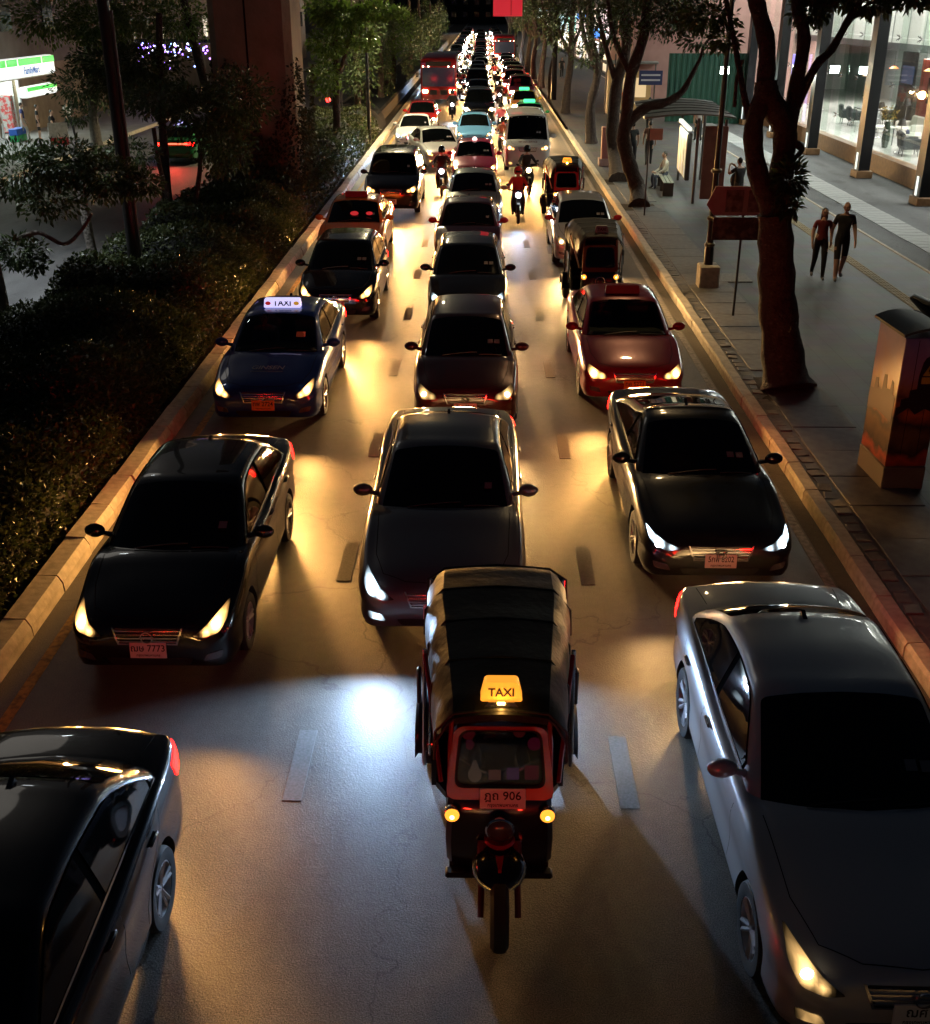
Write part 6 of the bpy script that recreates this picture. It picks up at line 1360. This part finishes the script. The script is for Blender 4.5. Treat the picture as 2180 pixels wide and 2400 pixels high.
tree('median_tree', 'broad dark tree in front of the shop lights', Vector((-10.0, 36.0, .12)), [([(-10.0, 36, .12), (-9.9, 36, 2), (-9.8, 36, 4), (-9.6, 36, 6)], .16, .09)], [(A(265, 150), (1.4, 1.3, .6), 800), (A(340, 150), (1.4, 1.3, .7), 900), (A(300, 200), (1.4, 1.2, .45), 700), (A(420, 240), (.8, 1.2, .6), 500)], LEAF, BARK, .2, 53)
D = 40.0
tree('median_tree', 'tall tree with bright green lower fringe above the shop sign', Vector((-11.5, 41.0, 0)), [([(-9.3, 41, .12), (-9.5, 41, 3), (-10, 41, 6), (-10.2, 41, 8)], .2, .12)], [(A(120, 40), (1.6, 1.4, .9), 900), (A(230, 50), (1.6, 1.4, .8), 1000), (A(330, 40), (1.4, 1.3, .7), 800), (A(240, 92), (1.0, 1, .25), 420), (A(420, 50), (1.3, 1.2, .8), 600)], LEAFB, BARK, .2, 54)  # brighter leaf colour stands in for light on the crown
D = 49.0
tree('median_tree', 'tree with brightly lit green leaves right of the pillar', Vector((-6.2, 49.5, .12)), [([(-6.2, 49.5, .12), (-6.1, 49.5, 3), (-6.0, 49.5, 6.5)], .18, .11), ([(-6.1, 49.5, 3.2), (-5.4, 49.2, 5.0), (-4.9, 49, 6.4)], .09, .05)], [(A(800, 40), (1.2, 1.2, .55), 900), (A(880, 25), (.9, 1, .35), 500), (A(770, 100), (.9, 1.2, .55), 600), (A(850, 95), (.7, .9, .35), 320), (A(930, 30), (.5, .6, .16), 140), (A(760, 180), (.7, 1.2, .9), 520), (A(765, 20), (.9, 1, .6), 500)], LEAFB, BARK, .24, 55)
for i, (x, y) in enumerate(((-6.6, 62), (-6.4, 74), (-6.6, 88), (-6.3, 104), (-6.5, 124), (-6.4, 148), (-6.4, 175))):
    b = Vector((x, y, .12)); tree('median_tree', 'dark median tree, %s behind the brightly lit one' % ORD[i], b, [([b, b + Vector((.1, 0, 3)), b + Vector((0, 0, 6.5))], .2, .12)], sub((x + .2, y, 3.6), (1.7, 3.6, 3.2), 1500, 9, 70 + i), LEAF if i != 2 else LEAFB, BARK, .26, 80 + i, 'dark trees down the median')
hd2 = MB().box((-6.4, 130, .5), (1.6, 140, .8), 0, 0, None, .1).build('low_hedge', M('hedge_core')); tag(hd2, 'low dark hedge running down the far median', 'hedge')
# poles in the median
t = thing('utility_pole', 'thick dark steel pole rising through the median leaves', 'pole', onz(330, 722, .12)); MB().lathe([(.17, 0), (.17, .3), (.14, .32), (.125, 5), (.11, 10)], ax='Z', n=14).build('shaft', POLE, t); MB().lathe([(.03, .3), (.03, 6)], (.15, -.02, 0), 'Z', 8).build('conduit', M('conduit_grey', (.12, .12, .12), .5), t)
a_ = MB(); a_.tube([(0, 0, 9.8), (-1.6, 0, 10.3), (-2.6, 0, 10.3)], .06, 8); a_.build('lamp_arm', POLE, t); MB().box((-2.9, 0, 10.28), (.8, .3, .12), 0, 0, None, .04).build('lamp_head', DARKM, t); MB().box((-2.9, 0, 10.21), (.6, .22, .02)).build('lamp_glass', M('street_lamp_glass', emit=(.9, .97, 1), es=30), t)
lamp('SPOT', 'street_lamp_beam', (-2.9, 0, 10.15), 650, (.88, .95, 1), t, (0, R(22), 0), .2, 100, .7)
t = thing('street_lamp', 'thin street lamp pole beside the brightly lit median tree', 'lamp post', (-5.35, 55.5, .12)); MB().lathe([(.09, 0), (.06, 9)], ax='Z', n=10).build('shaft', POLE, t); q = MB(); q.tube([(0, 0, 8.9), (.5, 0, 9.3), (1.2, 0, 9.3)], .045, 7); q.build('lamp_arm', POLE, t); MB().box((1.5, 0, 9.28), (.7, .28, .12), 0, 0, None, .04).build('lamp_head', DARKM, t); MB().box((1.5, 0, 9.21), (.5, .2, .02)).build('lamp_glass', M('sodium_glass', emit=(1, .75, .40), es=30), t)
lamp('SPOT', 'street_lamp_beam', (1.5, 0, 9.15), 950, (1, .84, .50), t, (0, 0, 0), .2, 165, .5)
t = thing('signal_lamp', 'red signal lamp on a thin post beyond the pillar', 'signal', (-6.9, 58, .12)); sg = at(769, 233, 58); MB().tube([(0, 0, 0), (0, 0, sg.z + .2)], .03, 6).build('post', POLE, t); MB().ball((sg.x + 6.9, -.06, sg.z - .12), .13, 10, 0, 7).build('lamp_glass', M('signal_red', emit=(1, .02, .02), es=8), t)
# ---------------------------------------------------------------- across the far carriageway
t = car('green_yellow_taxi', 'green and yellow taxi driving away beyond the median, tail lamps lit', 'taxi', -13.0, 53.4, paint('far_green', (.02, .16, .05), .1), 'soft', rz=R(180), cat='taxi', beam=.6)
roof_sign(t, 'taxi', True, M('taxi_box_violet', (.6, .6, .8), .4, emit=(.55, .5, 1), es=1.6), False)
MB().box((0, 2.32, .86), (1.1, .03, .13), 0, 0, None, .01).build('yellow_panel', YEL, t); MB().box((0, 2.335, .88), (1.3, .02, .05)).build('brake_strip', M('brake_strip', emit=(1, .06, .03), es=6), t)
lamp('SPOT', 'brake_glow', (0, 2.5, .9), 14, (1, .05, .03), t, (math.pi / 2 - R(25), 0, 0), .3, 150)
car('distant_car', 'car far ahead on the carriageway beyond the median', 'hatch', -13.2, 76, BLACKP, 'soft', rz=R(180), lod=1, beam=0)
def onx(px, py, X): 
    d = cam.rotation_euler.to_matrix() @ Vector((px - 1090, 1200 - py, -FPX)); k = X / d.x; return Vector((X, d.y * k, CH + d.z * k))
XS = -23.6
t = thing('shop', 'brightly lit convenience shop under a white and green sign', 'shop', (XS, 58, .15))
WL = M('old_render', (.10, .085, .07), .85, noise=(1.5, (.15, .13, .11), .3, .7))
MB().box((-5, 2, 8.5), (9.6, 34, 10.6)).build('upper_wall', WL, t, smooth=0); MB().box((-9.5, 2, 1.6), (.3, 34, 3.2)).build('rear_wall', WALLW, t, smooth=0)
for y0, y1 in ((-15, -12), (2.3, 19)): MB().box((-4.9, (y0 + y1) / 2, 1.6), (9.4, y1 - y0, 3.2)).build('side_wall', M('shop_side', (.20, .15, .09), .8, noise=(2, (.28, .21, .13), .3, .7)), t, smooth=0)
MB().box((-4.8, 2.26, 1.6), (8.8, .05, 3.1)).build('inner_wall', WALLW, t, smooth=0)
MB().box((-5, -2.4, 3.16), (9, 13, .05)).build('ceiling', M('shop_ceiling', (.7, .7, .7), .7, emit=(.85, 1, .95), es=.9), t, smooth=0)
for i, z in enumerate(range(4)):
    for j in range(4): MB().box((-.17, -10 + j * 6, 5.6 + i * 2.4), (.08, 1.5, 1.5)).build('window', DW, t, smooth=0)
for y in (-12, -9, -6.2, -3.4, -.6, 2.2): MB().box((-.1, y, 1.55), (.12, .16, 3.1)).build('door_post', M('white_frame', (.7, .72, .72), .4), t, smooth=0)
for y in (-10.5, -7.6, -4.8, -2.0, .8): MB().box((-.12, y, 1.55), (.02, 2.6, 2.9)).build('shop_window', SG, t, smooth=0)
lamp('AREA', 'shop_light', (-4, -2.5, 3.0), 60, (.88, 1, .97), t, (0, 0, 0), (7, 11)); lamp('AREA', 'shop_front_light', (-.5, -2.5, 3.0), 30, (.9, 1, .97), t, (0, R(-35), 0), (.3, 11))
a, b = onx(8, 205, XS + .7), onx(140, 172, XS + .7)
y0, y1 = -12, 2.5; z0 = 2.92
sg = MB(); MB().box((.8, -4.5, 2.9), (1.7, 14, .12)).build('canopy', CONC, t, smooth=0); sg.box((1.6, (y0 + y1) / 2, z0 + .42), (.5, y1 - y0, .86), 0, 0, None, .08); sb = sg.build('sign_box', M('sign_white_lit', (.8, .8, .8), .4, emit=(.92, 1, .96), es=.75), t)
MB().box((1.862, (y0 + y1) / 2, z0 + .68), (.02, y1 - y0 - .1, .30)).build('green_band', M('sign_green_lit', (.02, .5, .05), .4, emit=(.02, .75, .06), es=.7), sb, smooth=0)
for y in (-6.2, -3.8, -2.4, .7): MB().box((1.87, y, z0 + .42), (.03, .08, .84)).build('sign_divider', M('divider_white', (.8, .8, .8), .4, emit=(1, 1, 1), es=.8), sb, smooth=0)
text('lettering', 'FamilyMart', .46, M('sign_blue_ink', (.03, .15, .45), .5, emit=(.05, .25, .6), es=.25), sb, (1.875, -.75, z0 + .27), (math.pi / 2, 0, math.pi / 2), .004)
s2 = MB(); s2.box((1.5, .75, 2.2), (.4, 4.2, .5), 0, 0, None, .06); s2 = s2.build('small_sign_box', M('sign_white_lit'), t); MB().box((1.705, .75, 2.33), (.02, 4.0, .18)).build('green_band', M('sign_green_lit'), s2, smooth=0)
for i in range(5):
    MB().box((-.9 - i * 1.05, 2.0, .95), (.9, .4, 1.8), 0, 0, None, .02).build('shelf_unit', M('shelf%d' % i, (.4, .4, .38), .6, noise=(7, [(.5, .05, .05), (.05, .3, .08), (.5, .35, .05), (.1, .2, .5), (.5, .4, .3)][i], .45, .55)), t)
for i in range(4):
    c = MB(); c.box((0, 0, .15), (.42, .55, .30), 0, 0, None, .02); c = c.build('crate', M('crate%d' % (i % 2), [(.02, .30, .10), (.02, .10, .45)][i % 2], .5), None, (-22.6, 56.2 + (i // 2) * .6, .152 + (i % 2) * .305)); tag(c, '%s plastic crate, %s of the stack at the shop door' % (['green', 'blue'][i % 2], ORD[i]), 'crate', 'crates stacked at the shop door')
NV = cloth('navy_polo', (.02, .03, .12))
person('man in a navy shirt seen from behind at the shop door', onz(60, 330, .15), R(120), NV, cloth('grey_pants', (.35, .33, .3)), 'walk', seed=1, h=1.72)
person('person in black with bare legs outside the shop', onz(95, 328, .15), R(110), BLK, cloth('blk_shorts', (.02, .02, .02)), 'stand', shorts=True, h=1.6)
person('man in a white shirt and dark trousers outside the shop', onz(166, 322, .15), R(60), cloth('white_shirt', (.62, .63, .64)), cloth('dark_pants', (.015, .015, .02)), 'walk', seed=0, h=1.75)
person('person sitting behind the white and red notice board', onz(126, 322, .15), R(90), BLK, BLK, 'sit')
person('person in pink at the frame edge in the shop doorway', onz(2, 328, .15), R(80), cloth('pinkt', (.5, .2, .2)), cloth('tanp', (.3, .25, .2)), 'stand')
t = thing('notice_board', 'white and red A-frame notice board on the shop pavement', 'sign', onz(143, 352, .15), R(20)); MB().box((0, 0, .62), (.85, .04, 1.15), 0, 0, None, .02).build('panel', M('board_white', (.5, .48, .46), .5, noise=(9, (.62, .6, .58), .4, .6)), t); MB().box((0, -.025, .38), (.80, .012, .34)).build('red_band', M('board_red', (.5, .04, .05), .5), t)
for s in (1, -1): MB().tube([(s * .4, .3, 0), (s * .4, 0, 1.1)], .015, 5).build('leg', DARKM, t)
b = onz(228, 343, .15); D = b.y
tree('street_tree', 'leafy tree with pale trunk on the shop pavement', b, [([b, b + Vector((0, 0, 1.4)), b + Vector((.1, 0, 2.6)), b + Vector((.2, 0, 4.2))], .24, .14), ([b + Vector((0, 0, 1.6)), b + Vector((.5, 0, 2.6)), b + Vector((.9, 0, 3.6))], .12, .07)], [(A(190, 200), (1.6, 1.6, .9), 600), (A(250, 220), (1.2, 1.5, .9), 420), (A(180, 265), (.7, .8, .6), 220), (A(270, 180), (1.5, 1.5, .8), 420), (A(235, 140), (1.5, 1.6, .7), 420)], LEAF, BARKP, .24, 60)
# lights strung across the far side
t = thing('fairy_lights', 'purple and blue fairy lights hung on a far canopy', 'lights', (at(455, 135, 70).x, 70, 0)); r5 = random.Random(5)
MB().box((0, 0, 4.3), (6.5, 1.0, .2), 0, 0, None, .04).build('canopy_beam', DARKM, t)
for s in (1, -1): MB().tube([(s * 3, 0, 0), (s * 3, 0, 4.3)], .06, 8).build('canopy_post', DARKM, t)
gm = [MB().ball((0, 0, 0), .05, 6, 0, 5).mesh('bulb', M('fairy%d' % i, emit=c, es=8)) for i, c in enumerate(((.25, .12, 1), (.2, .3, 1), (.8, .85, 1), (.4, .15, 1)))]
for i in range(150): inst('bulb', gm[r5.choice((0, 0, 1, 2, 3))], t, (r5.uniform(-3.2, 3.2), -.55, 4.2 - abs(r5.gauss(0, .5))))
for k, (x, y, w, l_, h, lb) in enumerate(((-30, 92, 14, 30, 18, 'dark shophouse block beyond the convenience shop'), (-29, 130, 14, 40, 22, 'far dark block across the road'), (-28, 30, 9, 22, 14, 'shadowed building at the frame edge before the shop'))):
    t = thing('building', lb, 'building', (x, y, 0)); MB().box((0, 0, h / 2), (w, l_, h)).build('wall', M('lfacade%d' % k, (.10, .085, .07), .85, noise=(1.5, (.15, .13, .11), .3, .7)), t, smooth=0); MB().box((0, 0, h + .2), (w + .4, l_ + .4, .4)).build('roof', CONC, t, smooth=0)
    windows(t, None, int(l_ / 3.5), 4, w / 2 + .02, -l_ / 2 + 2, 3.5, 4.6, 3, 1.4, 1.6, [DW, DW, DW, LW], rr)
t = thing('building', 'added dark building hiding the sky at the far road end', 'building', (-4, 430, 0)); MB().box((0, 0, 9), (60, 12, 18)).build('wall', M('end_facade', (.04, .035, .03), .9), t, smooth=0)  # block added to cover the bright sky strip at the horizon
for i in range(14):
    for j in range(3): MB().box((-26 + i * 4, -6.02, 3 + j * 4), (1.6, .05, 1.6)).build('window', DW, t, smooth=0)
